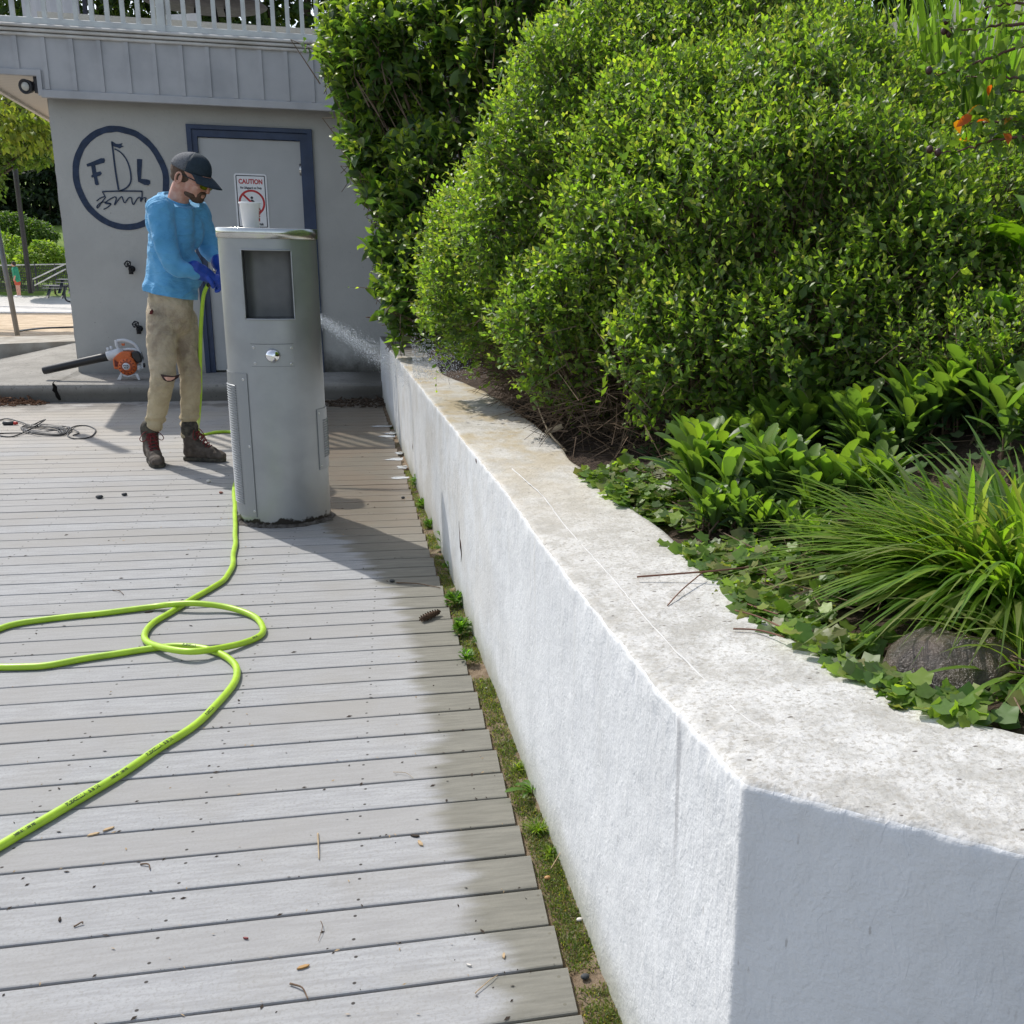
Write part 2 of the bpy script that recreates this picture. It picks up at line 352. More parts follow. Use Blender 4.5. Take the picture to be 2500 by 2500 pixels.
# ------------------------------------------------------------------ timber deck
n = NT('weathered_deck'); X = n.xyz(); PITCH = .1353; Y0 = G(0, 1350 + 76/2.415)[1]
bi = n.math('FLOOR', n.math('DIVIDE', n.math('SUBTRACT', X[1], Y0), PITCH))
cmb = n.t.nodes.new('ShaderNodeCombineXYZ'); n.put(cmb.inputs[0], n.math('MULTIPLY', X[0], 1)); n.put(cmb.inputs[1], n.math('MULTIPLY', bi, 3.7)); n.put(cmb.inputs[2], n.math('MULTIPLY', X[1], 9))
cb = cmb.outputs[0]
wnz = n.t.nodes.new('ShaderNodeTexWhiteNoise'); wnz.noise_dimensions = '1D'; n.put(wnz.inputs['W'], bi)
grain = n.noise(9, 6, .6, (1, 1, 1), 0, cb); fine = n.noise(120, 4, .7); blot = n.noise(2.2, 5, .6)
c = n.mix(n.ramp(grain, .3, .72), (.345, .352, .362), (.262, .266, .275)); c = n.mix(n.math('MULTIPLY', n.ramp(fine, .45, .7), .7), c, (.235, .23, .222))
c = n.mix(n.math('MULTIPLY', wnz.outputs[0], .75), c, (.265, .258, .248)); c = n.mix(n.math('MULTIPLY', n.ramp(blot, .46, .7), .5), c, (.26, .25, .232))
tanb = n.math('MULTIPLY', n.ramp(X[1], 5.2, 8.5), n.ramp(n.noise(1.3, 3), .3, .6, .15, .5)); c = n.mix(tanb, c, (.44, .385, .31))
# stains: spots, drips
vs = n.voro(7); c = n.mix(n.math('MULTIPLY', n.math('MULTIPLY', n.ramp(vs.outputs[0], .05, .11, 1, 0), n.ramp(n.noise(1.6), .5, .6)), .45), c, (.2, .195, .185))
# screw holes, two per board at every joist
jx = n.math('ABSOLUTE', n.math('SUBTRACT', n.math('FRACT', n.math('DIVIDE', n.math('ADD', n.math('ADD', X[0], n.math('MULTIPLY', wnz.outputs[0], .012)), 10.055), .405)), .5))
fy = n.math('SUBTRACT', n.math('FRACT', n.math('DIVIDE', n.math('SUBTRACT', X[1], Y0), PITCH)), .5); jy = n.math('SUBTRACT', n.math('ABSOLUTE', fy), .29)
dd = n.math('SQRT', n.math('ADD', n.math('POWER', n.math('MULTIPLY', jx, .405), 2), n.math('POWER', n.math('MULTIPLY', jy, PITCH), 2)))
c = n.mix(n.ramp(dd, .0028, .0048, 1, 0), c, (.035, .03, .028))
# damp band along the wall and soaked boards beyond the fountain
nb = n.math('ADD', n.math('MULTIPLY', n.noise(1.7, 3, .5, (1, 1, 1), 0, cb), .22), n.math('MULTIPLY', n.noise(14, 3), .03))
wid = n.math('ADD', n.ramp(X[1], 1.2, 2.6, .12, .17), n.ramp(X[1], 3.6, 6.2, 0, .42))
ex = n.math('ADD', n.math('MULTIPLY', X[1], _ek), _eb)
dw = n.math('SUBTRACT', n.math('ADD', n.math('ADD', X[0], wid), nb), n.math('ADD', ex, .10)); damp = n.ramp(dw, -.02, .06)
soak = n.math('MULTIPLY', damp, n.ramp(X[1], 4.4, 5.6)); dcol = n.mix(n.ramp(grain, .3, .7), (.17, .162, .128), (.12, .115, .09)); c = n.mix(n.math('MULTIPLY', damp, .85), c, dcol)
c = n.mix(n.math('MULTIPLY', soak, n.ramp(n.noise(2.6, 5), .3, .65, .35, .75)), c, (.20, .155, .115))
dirt = n.math('MULTIPLY', n.ramp(X[1], 8.7, 9.3), n.ramp(n.noise(3.5, 5), .4, .55)); c = n.mix(n.math('MULTIPLY', dirt, .6), c, (.09, .075, .06))
n.base(c, n.math('SUBTRACT', .78, n.math('MULTIPLY', soak, .5)), .35); n.bump(n.math('ADD', n.math('MULTIPLY', grain, .5), fine), .35, .0025)
b = MB(); i0 = int(math.floor((-2.2 - Y0) / PITCH)); nbd = int((YS - .003 - Y0) / PITCH) - i0
joint = G(0, 1208)[1]; jb = round((joint - Y0) / PITCH)
for i in range(i0, i0 + nbd + 1):
    y0 = Y0 + i * PITCH; g0 = .0045 if i != jb else .011; ya, yb = y0 + g0 * .8, min(y0 + PITCH - .003, YS - .002)
    if yb - ya < .02: continue
    z = .0012 * noise.noise(Vector((i * 3.1, 0, 0))); xr = edgex(y0 + .07) + random.uniform(-.004, .004); cc = .004
    xsg = [-9.0] + list(np.arange(-4.0, xr - .02, .16)) + [xr]; V = []
    for x in xsg:
        w = lambda k: .0022 * noise.noise(Vector((x * 2.1, i * 5.3 + k, 0))) + .0006 * noise.noise(Vector((x * 15, i * 5.3 + k, 4)))
        a0, b0 = ya + w(0), yb + w(9); zz = z + .0008 * noise.noise(Vector((x * .9, i * 2.7, 8)))
        V += [(x, a0, -.03), (x, a0, zz - cc), (x, a0 + cc * .35, zz - cc * .3), (x, a0 + cc * 1.2, zz), (x, b0 - cc * 1.2, zz), (x, b0 - cc * .35, zz - cc * .3), (x, b0, zz - cc), (x, b0, -.03)]
    m = 8; Fc = [(k*m+j, (k+1)*m+j, (k+1)*m+j+1, k*m+j+1) for k in range(len(xsg) - 1) for j in range(m - 1)]; L = (len(xsg) - 1) * m
    Fc.append(tuple(L + j for j in range(m))); b.raw(V, Fc)
tag(b.build('deck', n.m), kind='structure')

# ------------------------------------------------------------------ white retaining wall
inpx = [(905,735),(935,750),(960,768),(985,780),(1005,795),(1035,820),(1062,852),(1090,880),(1115,908),(1160,935),(1200,962),(1260,1010),(1320,1062),(1380,1110),(1430,1160),(1462,1200),(1530,1225),(1600,1262),(1660,1300),(1700,1332),(1760,1350),(1840,1366),(1932,1385)]
INN = []
for q in inpx:
    z = .75
    for _ in range(8): p = G(q[0]*1.294, q[1]*1.294, z); z = ztop(max(p[1], YC))
    INN.append(p)
INN = np.array(INN)
for _ in range(2): INN[1:-1] = INN[1:-1] * .5 + (INN[:-2] + INN[2:]) * .25
INN = np.array([(.14, 9.6, ztop(9.5)), (.20, 7.5, ztop(7.5)), (.24, 6.2, ztop(6.2))] + [tuple(p) for p in INN])
FD = G(2500, 2081, ZC) - G(1812, 1906, ZC); FD = FD / np.linalg.norm(FD)                # along the near end face
CO = np.array([wallx(YC), YC, ZC]); OUTF = CO + FD * 1.7; e = INN[-1]; INN = np.vstack([INN, e + FD * .5, e + FD * 1.3])
iL = np.concatenate([[0], np.cumsum(np.linalg.norm(np.diff(INN, axis=0), axis=1))])
def ipt(s): return np.array([np.interp(s, iL, INN[:, k]) for k in range(3)])
ic = np.argmin([np.linalg.norm(p - (CO + np.array((.42, .42, 0)))) for p in INN]); sC = iL[ic]; L1 = 9.6 - YC
rC = .016; n1 = nrm3 = np.array([-1, _k, 0]) / math.hypot(1, _k); n2 = np.array([FD[1], -FD[0], 0]); n2 = n2 if n2[1] < 0 else -n2; BC = CO - (n1 + n2) * rC / (1 + n1 @ n2); CS = BC + n1 * rC; CF = BC + n2 * rC
O = []; I = []; NN = []
for t in np.linspace(0, 1, 620):
    y = 9.6 + (CS[1] - 9.6) * (1 - (1 - t) ** 1.6); O.append((wallx(y), y, ztop(max(y, YC)))); NN.append((-1, _k, 0))
    yi = 9.6 + (INN[ic, 1] - 9.6) * (9.6 - y) / (9.6 - CS[1]); I.append(float(np.interp(-yi, -INN[:ic+1, 1], iL[:ic+1])))
for t in np.linspace(0, 1, 12)[1:-1]:
    nn = n1 * (1 - t) + n2 * t; nn = nn / np.linalg.norm(nn); O.append(tuple(BC + nn * rC)); NN.append(tuple(nn)); I.append(sC)
for t in np.linspace(0, 1, 150): O.append(tuple(CF + FD * 1.7 * t)); NN.append(tuple(n2)); I.append(sC + (iL[-1] - sC) * t)
I = list(np.maximum.accumulate(I)); V = []
side = np.concatenate([np.linspace(-.2, .5, 22), np.linspace(.52, .8, 12)]); W = 26; NC = None
for o, nn, s in zip(O, NN, I):
    o = np.array(o); nn = np.array(nn, float); nn /= np.linalg.norm(nn); q = ipt(s); q[2] = ztop(max(q[1], YC)); row = []
    base = o - nn * rC; h = o[2]
    rad = rC * (.78 + .2 * noise.noise(Vector(o * 9)))
    for f in np.linspace(0, 1, 40): row.append(np.array([*(base + nn * rC)[:2], -.2 + (h - rad + .2) * f ** .8]))
    for a in (22, 45, 68): row.append(np.array([*(base + nn * (rC - rad + rad * math.cos(R(a))))[:2], h - rad + rad * math.sin(R(a))]))
    tp = np.array([*(base + nn * (rC - rad))[:2], h])
    for f in np.linspace(0, 1, 26): row.append(tp + (q - tp) * f)
    jit = .02 * noise.noise(Vector(q * 4)); ind = q - tp; ind = ind / np.linalg.norm(ind); row[-1] = row[-1] - ind * jit
    row.append(row[-1] + np.array([0, 0, -.02]) + ind * .008); row.append(row[-1] + np.array([0, 0, -.25]))
    for k, p in enumerate(row):
        v = Vector(p); d = .0035 * noise.noise(v * 2.1) + .0015 * noise.noise(v * 11) + .0016 * noise.noise(v * 37)
        if 36 < k < 46: d += .0022 * noise.noise(v * 24) + .0026 * noise.noise(v * 60)
        p = p + (nn * d if k < 42 else np.array([0, 0, d * .8])); V.append(p)
    NC = len(row)
Fc = [(i*NC+k, (i+1)*NC+k, (i+1)*NC+k+1, i*NC+k+1) for i in range(len(O) - 1) for k in range(NC - 1)]
n = NT('white_painted_stucco'); X = n.xyz(); geo = n.t.nodes.new('ShaderNodeNewGeometry'); sn = n.t.nodes.new('ShaderNodeSeparateXYZ'); n.t.links.new(geo.outputs['True Normal'], sn.inputs[0])
up = n.ramp(sn.outputs[2], .5, .85); sid = n.math('SUBTRACT', 1, up)
c = n.mix(n.ramp(n.noise(5, 5), .35, .7), (.67, .68, .69), (.60, .61, .62)); 
tc = n.mix(n.ramp(n.noise(9, 8, .78), .40, .62), (.55, .545, .53), (.37, .36, .335)); tc = n.mix(n.math('MULTIPLY', n.ramp(n.noise(110, 5, .7), .50, .62), .75), tc, (.30, .28, .245))
c = n.mix(up, c, tc)
far = n.ramp(X[1], 2.2, 4.2); alg = n.math('MULTIPLY', n.math('MULTIPLY', far, n.ramp(n.noise(3.2, 6, .65, (2, 1, 1)), .42, .62)), n.math('ADD', .2, n.math('MULTIPLY', up, .75)))
c = n.mix(alg, c, (.36, .28, .15)); c = n.mix(n.math('MULTIPLY', n.math('MULTIPLY', up, n.ramp(X[1], 1.6, 3.0)), .3), c, (.46, .42, .35))
# flecks of dirt and leaf litter on top, small chips in the paint on the side
fl = n.voro(40, (.6, 1.2, 1)); fm = n.math('MULTIPLY', n.ramp(n.math('ADD', fl.outputs[0], n.math('MULTIPLY', n.noise(90), .25)), .19, .25, 1, 0), n.ramp(n.noise(7), .44, .5)); c = n.mix(n.math('MULTIPLY', n.math('MULTIPLY', fm, up), .9), c, (.06, .045, .035))
ch = n.voro(60, (1, 1, .22)); cm = n.math('MULTIPLY', n.ramp(n.math('ADD', ch.outputs[0], n.math('MULTIPLY', n.noise(130), .2)), .17, .23, 1, 0), n.ramp(n.noise(9, 3), .5, .6)); c = n.mix(n.math('MULTIPLY', n.math('MULTIPLY', cm, sid), .6), c, (.33, .31, .29))
drip = n.math('MULTIPLY', n.math('MULTIPLY', n.ramp(n.noise(13, 4, .6, (1, 1, .05)), .55, .72), n.ramp(X[2], .15, .75)), .35); c = n.mix(n.math('MULTIPLY', drip, n.math('MULTIPLY', sid, n.ramp(X[1], 1.2, 3, .25, 1))), c, (.45, .42, .36))
foot = n.math('MULTIPLY', n.math('MULTIPLY', n.ramp(n.math('ADD', X[2], n.math('MULTIPLY', n.noise(8, 5), .14)), .03, .22, 1, 0), sid), .75); c = n.mix(foot, c, (.30, .29, .20))
seam = n.math('ABSOLUTE', n.math('SUBTRACT', X[1], n.math('ADD', 1.335, n.math('MULTIPLY', n.noise(6), .02)))); sm = n.math('MULTIPLY', n.math('MULTIPLY', n.ramp(seam, .004, .012, 1, 0), n.ramp(X[2], .45, .6)), sid); c = n.mix(n.math('MULTIPLY', sm, .55), c, (.30, .30, .31))
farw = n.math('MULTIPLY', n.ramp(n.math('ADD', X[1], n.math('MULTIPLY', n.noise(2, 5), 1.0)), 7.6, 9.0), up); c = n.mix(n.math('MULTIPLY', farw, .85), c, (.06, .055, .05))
n.base(c, n.math('SUBTRACT', .75, n.math('MULTIPLY', n.ramp(X[1], 2.6, 4.5), .25)), .4)
h = n.math('ADD', n.math('MULTIPLY', n.noise(42, 5, .6, (1, 1, .8)), 1.2), n.math('MULTIPLY', n.noise(150, 4), .5)); h = n.math('ADD', h, n.math('MULTIPLY', n.ramp(n.noise(28, 3, .5, (1, 1, .5), 1.2), .52, .6), .16)); n.bump(h, .65, .004)
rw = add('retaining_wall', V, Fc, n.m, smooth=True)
_m = rw.modifiers.new('weld', 'WELD'); _m.merge_threshold = .0004
tag(rw, 'long low white painted retaining wall holding back the planted bank', 'wall')
# raised bead of filler along the top and the two rusty cracks in the face
P = []
for px, py in ((905+355*.414,0),): pass
bead = [(1250,1145),(1290,1180),(1330,1218),(1380,1285),(1440,1352),(1510,1430),(1580,1515),(1660,1600),(1740,1680),(1800,1740),(1860,1780)]
P = []
for q in bead:
    z = .75
    for _ in range(8): p = G(*q, z); z = ztop(max(p[1], YC))
    P.append(p + np.array((0, 0, .001)))
P = spline(P, 14); P = [p + np.array((.002*noise.noise(Vector(p*30)), 0, .0012*noise.noise(Vector(p*50)))) for p in P]
MB().tube(P, [.0018 + .0014*noise.noise(Vector(p*22)) for p in P], 6).build('filler_bead', mat('white_filler', (.56, .555, .54), .8, var=.05), rw, True)
def crack(pts, w):
    P = [onwall(*q) for q in pts]; b = MB(); b.tube([p + np.array((.001, 0, 0)) for p in P], w, 6); b.build('crack', mat('rusty_crack', (.045, .02, .015), .95, .05), rw)
crack([(1120,1272),(1122,1300),(1126,1335),(1127,1352),(1125,1372)], [.001, .003, .007, .004, .0006]); crack([(1006,1070),(1008,1090),(1009,1108)], [.001, .0045, .0008]); crack([(1161,1120),(1163,1126),(1165,1136)], [.001,.004,.0008])

# ------------------------------------------------------------------ planted bank
def inx(y): return float(np.interp(y, INN[::-1, 1], INN[::-1, 0])) if y > INN[-3, 1] else float(INN[-3, 0] + (INN[-3, 1] - y) * .9)
def soil(x, y):
    d = max(0, x - inx(y)); z0 = ztop(max(y, YC)) - .035
    z = z0 + .10 * min(d, .5) + .42 * max(0, min(d, 2.6) - .5) + .3 * max(0, d - 2.6) * (d < 6) + (1.02 if d >= 6 else 0)
    return z + .03 * noise.noise(Vector((x * 3, y * 3, 0))) + .012 * noise.noise(Vector((x * 13, y * 13, 0)))
def hit(px, py, lo=.5, hi=12):
    d = ray(px, py); t = lo
    while t < hi:
        p = C0 + d * t
        if p[0] > inx(p[1]) and p[2] < soil(p[0], p[1]): return p
        t += .01
    return C0 + d * hi
V = []; Fc = []; ys_ = np.linspace(-.4, 14, 180); nx = 110
for y in ys_:
    x0 = inx(y) - .05
    for i in range(nx):
        d = 8.0 * (i / (nx - 1)) ** 1.7; V.append((x0 + d, y, soil(x0 + d, y) if i else soil(x0, y) - .05))
Fc = [(j*nx+i, j*nx+i+1, (j+1)*nx+i+1, (j+1)*nx+i) for j in range(len(ys_) - 1) for i in range(nx - 1)]
n = NT('planting_soil'); c = n.mix(n.ramp(n.noise(22, 7, .7), .35, .65), (.045, .03, .022), (.10, .07, .05)); c = n.mix(n.ramp(n.voro(60).outputs[0], .02, .2, 1, 0), c, (.16, .11, .08)); n.base(c, .92, .25); n.bump(n.noise(60, 6, .7), 1, .02)
tag(add('soil', V, Fc, n.m, smooth=True), kind='structure')

# ------------------------------------------------------------------ the building
def fp(px, py, Y=YB): return FY(px, py, Y)
XL = FY(114, 232, YB)[0]; ZF0 = FY(112, 228, 10.0)[2]; ZF1 = FY(0, 84, 10.0)[2]; ZTR = FY(0, 52, 9.97)[2]
bld = thing('building', (-1.2, YB, 0), 'grey rendered pool house with blue framed door and a painted boat emblem', 'building')
n = NT('grey_render'); X = n.xyz(); c = n.mix(n.ramp(n.noise(2.0, 6), .3, .7), (.47, .465, .44), (.41, .405, .385)); c = n.mix(n.math('MULTIPLY', n.ramp(n.noise(45, 4), .6, .75), .3), c, (.20, .20, .20))
lowd = n.math('MULTIPLY', n.ramp(n.math('ADD', X[2], n.math('MULTIPLY', n.noise(5, 6, .65), .35)), .28, .62, 1, 0), n.ramp(n.math('ADD', X[0], n.math('MULTIPLY', n.noise(4), .3)), -.3, .9, .35, 1)); c = n.mix(lowd, c, (.055, .052, .045))
pit = n.voro(7); c = n.mix(n.ramp(pit.outputs[0], .018, .03, 1, 0), c, (.05, .05, .05)); n.base(c, .9, .2); n.bump(n.math('ADD', n.noise(25, 5), n.math('MULTIPLY', n.noise(3, 3), 2)), .35, .008); MREN = n.m
dl, dr = fp(480, 331)[0], fp(733, 347)[0]; dz0, dz1 = ZS + .02, fp(600, 338)[2]; fo = fp(454, 303); fo2 = fp(761, 317)
xe = 5.5
b = MB()                                               # the front wall as a grid so its corner can be a little uneven
def wq(x0, x1, z0, z1, nxx, nzz):
    V = []; 
    for j in range(nzz + 1):
        for i in range(nxx + 1):
            x = x0 + (x1 - x0) * i / nxx; z = z0 + (z1 - z0) * j / nzz
            if i == 0 and x0 < XL + .01: x += .008 * noise.noise(Vector((z * 5, 2, 0))) + .006 * noise.noise(Vector((z * 17, 2, 0)))
            V.append((x, YB + .004 * noise.noise(Vector((x * 2, z * 2, 5))), z))
    b.raw(V, [(j*(nxx+1)+i, j*(nxx+1)+i+1, (j+1)*(nxx+1)+i+1, (j+1)*(nxx+1)+i) for j in range(nzz) for i in range(nxx)])
gx0, gx1 = dl - .03, dr + .03
wq(XL, gx0, -.2, 3.2, 20, 80); wq(gx1, xe, -.2, 3.2, 40, 60); wq(gx0, gx1, dz1 + .03, 3.2, 10, 10)
b.raw([(XL, YB, -.2), (XL, YB, 3.2), (XL, YB + 7, 3.2), (XL, YB + 7, -.2)], [(0, 1, 2, 3)])
b.raw([(XL, YB + 7, -.2), (XL, YB + 7, 3.2), (xe, YB + 7, 3.2), (xe, YB + 7, -.2)], [(0, 1, 2, 3)])
b.build('wall', MREN, bld, True)
MFAS = mat('fascia_paint', (.44, .44, .45), .6, .35, scale=3, c2=(.35, .352, .365)); MTRIM = mat('trim_paint', (.62, .61, .59), .6, .3, scale=6, c2=(.48, .46, .43))
YF = 10.0; FL = -3.36
zl0 = FY(0, 172, YF)[2]                                # the fascia is shallower left of the building
b = MB(); b.box((XL + .035, YF, ZF0), (xe, YF + .03, ZF1)); b.box((FL, YF, zl0), (XL + .035, YF + .03, ZF1)); b.build('fascia_panel', MFAS, bld)
b = MB(); x = FY(38, 120, YF)[0]
k = 0
while x - k * .2145 > FL: k += 1
x -= (k - 1) * .2145; bt = []
while x < xe:
    z0 = ZF0 + .03 if x > XL + .04 else zl0 + .02
    q = MB().cbox((x - .017, YF - .014, z0), (x + .017, YF - .0005, ZF1), .002); q.build('batten', MFAS, bld); x += .2145
    if x > 1.8: break
b = MB(); b.cbox((XL + .02, YF - .02, ZF0 - .035), (xe, YF + .032, ZF0 + .028), .004); b.cbox((FL, YF - .02, zl0 - .03), (XL + .02, YF + .032, zl0 + .02), .004); b.box((XL + .0, YF - .022, ZF0 - .02), (XL + .035, YF + .2, zl0 + .02)); b.build('lower_trim', MFAS, bld)
b = MB(); h = (ZTR - ZF1) / 3
for i in range(3): b.cbox((FL - .02 * i, YF - .03 - .02 * i, ZF1 + h * i), (xe, YF + .1, ZF1 + h * (i + 1) - .006), .008)
b.build('cornice', MTRIM, bld)
n = NT('soffit_boards'); X = n.xyz(); st = n.math('PINGPONG', X[1], .06); c = n.mix(n.ramp(st, .002, .006, 1, 0), (.56, .53, .49), (.30, .28, .26)); n.base(c, .7, .3); MSOF = n.m
sl0 = G(0, 215, zl0); sl1 = G(113, 283, zl0); dx = (sl1[0] - sl0[0]) / (sl1[1] - sl0[1]); yb_ = YB + 7
e0 = (FL, YF + .03); xa = lambda y: sl0[0] + dx * (y - sl0[1])
MB().prism([(xa(YF + .03), YF + .03, zl0), (XL + .02, YF + .03, zl0), (XL + .02, yb_, zl0), (xa(yb_), yb_, zl0)], (0, 0, 1), .02).build('soffit', MSOF, bld)
MB().prism([(xa(YF + .03) - .04, YF + .03, zl0 - .03), (xa(YF + .03), YF + .03, zl0 - .03), (xa(yb_), yb_, zl0 - .03), (xa(yb_) - .04, yb_, zl0 - .03)], (0, 0, 1), ZF1 - zl0 + .03).build('eave_board', MTRIM, bld)
MB().prism([(xa(YF), YF + .1, ZTR - .04), (xe, YF + .1, ZTR - .04), (xe, yb_, ZTR - .04), (xa(yb_), yb_, ZTR - .04)], (0, 0, 1), .03).build('terrace_floor', mat('terrace_boards', (.16, .15, .14), .8, scale=3), bld)
# door
MBLUE = mat('navy_paint', (.018, .038, .095), .45, .5, scale=5, var=.15); MDOOR = mat('door_paint', (.42, .425, .425), .5, .45, scale=2.5, c2=(.38, .385, .385))
df = MB()
ox0, ox1, oz1 = fo[0], fo2[0], fo[2]
b = MB(); w1 = (dl - ox0) * .5
b.cbox((ox0, YB - .03, ZS), (ox0 + w1, YB + .02, oz1), .003); b.cbox((ox1 - w1, YB - .03, ZS), (ox1, YB + .02, oz1), .003); b.cbox((ox0 + w1, YB - .03, oz1 - w1 * .95), (ox1 - w1, YB + .02, oz1), .003)
b.cbox((ox0 + w1, YB - .012, ZS), (dl + .004, YB + .07, oz1 - w1), .003); b.cbox((dr - .004, YB - .012, ZS), (ox1 - w1, YB + .07, oz1 - w1), .003); b.cbox((dl + .004, YB - .012, dz1 - .002), (dr - .004, YB + .07, oz1 - w1 * .96), .003)
b.build('door_frame', MBLUE, bld)
door = MB().cbox((dl + .005, YB + .012, dz0), (dr - .005, YB + .06, dz1 - .005), .003).build('door', MDOOR, bld)
for zc in (dz1 - .25, dz0 + .3):
    b = MB(); b.tube([(dr - .001, YB + .006, zc - .055), (dr - .001, YB + .006, zc + .055)], .008, 8); b.box((dr - .022, YB + .009, zc - .05), (dr - .001, YB + .0115, zc + .05)); b.build('hinge', MSTEEL, door, True)
lk = fp(524, 594, YB + .01); b = MB(); b.lathe([(0, .022), (.012, .022), (.016, .016), (.026, .014), (.03, .004), (.03, 0)], lk, 20, (0, -1, 0)); b.box((lk[0] - .035, YB + .0105, lk[2] - .016), (lk[0] + .01, YB + .0118, lk[2] + .016)); b.build('lock', MSTEEL, door, True)
b = MB().lathe([(0, .03), (.02, .03), (.026, .02), (.012, .012), (.012, 0)], (dl + .07, YB + .012, ZS + .95), 16, (0, -1, 0)); b.build('handle', MSTEEL, door, True)
# painted emblem
MPAINT = mat('navy_brush_paint', (.022, .040, .085), .6, .35, scale=20, var=.18)
def zq(x, y): return fp(x / 3.513 + 150, y / 3.513 + 280, YB - .001)
def ribbon(b, pts, w, d=.0035, closed=False):
    P = [np.array(p) for p in pts]; n_ = len(P); ws = w if hasattr(w, '__len__') else [w] * n_; V = []
    for i, p in enumerate(P):
        t = (P[(i+1) % n_] - P[i-1]) if closed else P[min(i+1, n_-1)] - P[max(i-1, 0)]; t[1] = 0; t = t / (np.linalg.norm(t) + 1e-9); s = np.array((-t[2], 0, t[0])) * ws[i] * .5
        for q, yy in ((p - s, 0), (p + s, 0), (p + s, -d), (p - s, -d)): V.append((q[0], q[1] + yy - .001 if yy else q[1] + .006, q[2]))
    Fc = []; m = n_ if closed else n_ - 1
    for i in range(m):
        for k in range(4): Fc.append((i*4+k, i*4+(k+1)%4, ((i+1)%n_)*4+(k+1)%4, ((i+1)%n_)*4+k))
    if not closed: Fc += [(0, 3, 2, 1), ((n_-1)*4, (n_-1)*4+1, (n_-1)*4+2, (n_-1)*4+3)]
    b.raw(V, Fc)
mur = MB(); cc = zq(510, 540); RX = (zq(925, 560)[0] - zq(95, 500)[0]) / 2; RZ = (zq(470, 95)[2] - zq(560, 990)[2]) / 2; cc = np.array(((zq(925, 600)[0] + zq(95, 480)[0]) / 2, YB - .001, (zq(470, 95)[2] + zq(560, 990)[2]) / 2)); th = .052
ring = [cc + np.array(((RX - th/2 + .006*noise.noise(Vector((a*3, 0, 0)))) * math.cos(a), 0, (RZ - th/2 + .006*noise.noise(Vector((a*4, 3, 0)))) * math.sin(a))) for a in np.linspace(0, 2*math.pi, 97)[:-1]]
ribbon(mur, ring, [th * (1 + .12 * noise.noise(Vector((i * .4, 9, 0)))) for i in range(96)], closed=True)
def st(pts, w, m=4): ribbon(mur, spline([zq(*p) for p in pts], m), w)
def poly(pts): mur.prism([tuple(zq(*p) + np.array((0, .005, 0))) for p in pts], (0, -1, 0), .0095)
poly([(215,425),(340,373),(368,374),(374,392),(368,412),(290,435),(300,495),(335,487),(346,505),(335,520),(305,530),(322,600),(300,606),(288,595),(278,535),(262,540),(255,525),(268,512),(255,440),(222,446)])
poly([(648,380),(692,382),(690,440),(682,550),(735,555),(760,565),(762,590),(745,606),(712,602),(658,575),(650,500)])
st([(432,230),(445,330),(462,470),(490,645)], .0135, 4); st([(455,292),(510,325),(560,390),(590,480),(595,570),(560,625),(500,655)], .0115, 6)
poly([(434,228),(452,238),(468,250),(490,252),(525,245),(512,262),(535,274),(515,280),(500,290),(478,280),(455,275),(440,270)])
st([(350,660),(450,656),(600,655),(694,657)], .0115); st([(352,662),(362,680),(373,700)], .0085); st([(690,655),(692,690),(686,730)], .009)
st([(302,740),(340,712),(378,705),(350,745),(320,790),(305,800),(312,775),(350,750),(390,755),(425,765),(395,795),(362,812)], .0085)
st([(425,765),(375,760),(400,735),(455,705),(470,720),(455,775),(500,715),(520,705),(530,735),(545,755),(575,715),(600,712),(605,745),(618,770),(650,720),(675,708),(680,745),(700,715),(725,715),(718,740),(735,765)], .0085)
mur.build('painted_emblem', MPAINT, bld)

# flood light under the eaves, two valves
def lampm(): return mat('lamp_housing', (.03, .03, .035), .45)
L0 = FY(80, 205, YF + .05); t = thing('security_light', L0, 'dark round floodlight fixed under the eaves at the building corner', 'light')
b = MB(); b.box((L0[0] + .01, YF + .04, L0[2] - .07), (L0[0] + .09, YF + .12, L0[2] + .07)); b.tube([L0 + np.array((.03, .03, .02)), L0 + np.array((-.0, .0, -.005))], .022, 10); b.build('bracket', lampm(), t)
hd = L0 + np.array((-.045, -.02, -.025)); ax = (-.35, -.9, -.1)
MB().lathe([(.0, -.07), (.03, -.068), (.05, -.04), (.058, 0), (.06, .02), (.052, .022), (.05, .012), (0, .012)], hd, 24, ax).build('housing', lampm(), t, True)
MB().lathe([(0, .03), (.02, .028), (.034, .02), (.036, .013)], hd, 20, ax).build('lens', mat('lamp_lens', (.55, .54, .48), .25), t, True)
def valve(px, py, lab):
    p = fp(px, py, YB); t = thing('water_valve', p, lab, 'valve', 'black valves on the grey wall'); MV = mat('cast_iron', (.018, .018, .02), .5, .5, metal=.3)
    b = MB(); b.tube([p + np.array((.012, .0, -.03)), p + np.array((.012, -.07, -.03))], .017, 10); b.tube([p + np.array((.012, -.05, -.02)), p + np.array((.014, -.055, -.075))], [.017, .02], 10); b.lathe([(0, .01), (.028, .01), (.03, 0), (0, 0)], p + np.array((.012, -.002, -.03)), 12, (0, -1, 0)); b.tube([p + np.array((.012, -.05, -.03)), p + np.array((-.002, -.075, .012))], .009, 8); b.build('valve_body', MV, t, True)
    c = p + np.array((-.003, -.078, .015)); a = Vector((-.2, -.9, .4)).normalized(); u = a.cross(Vector((0, 0, 1))).normalized(); w = a.cross(u); b = MB()
    b.tube([c + .027 * (1 + .1 * math.cos(k * 5 * math.pi / 10)) * np.array(u * math.cos(k*math.pi/10) + w * math.sin(k*math.pi/10)) for k in range(21)], .0055, 6)
    for k in range(5): b.tube([c, c + .027 * np.array(u * math.cos(k*1.2566) + w * math.sin(k*1.2566))], .004, 5)
    b.build('hand_wheel', MV, t, True)
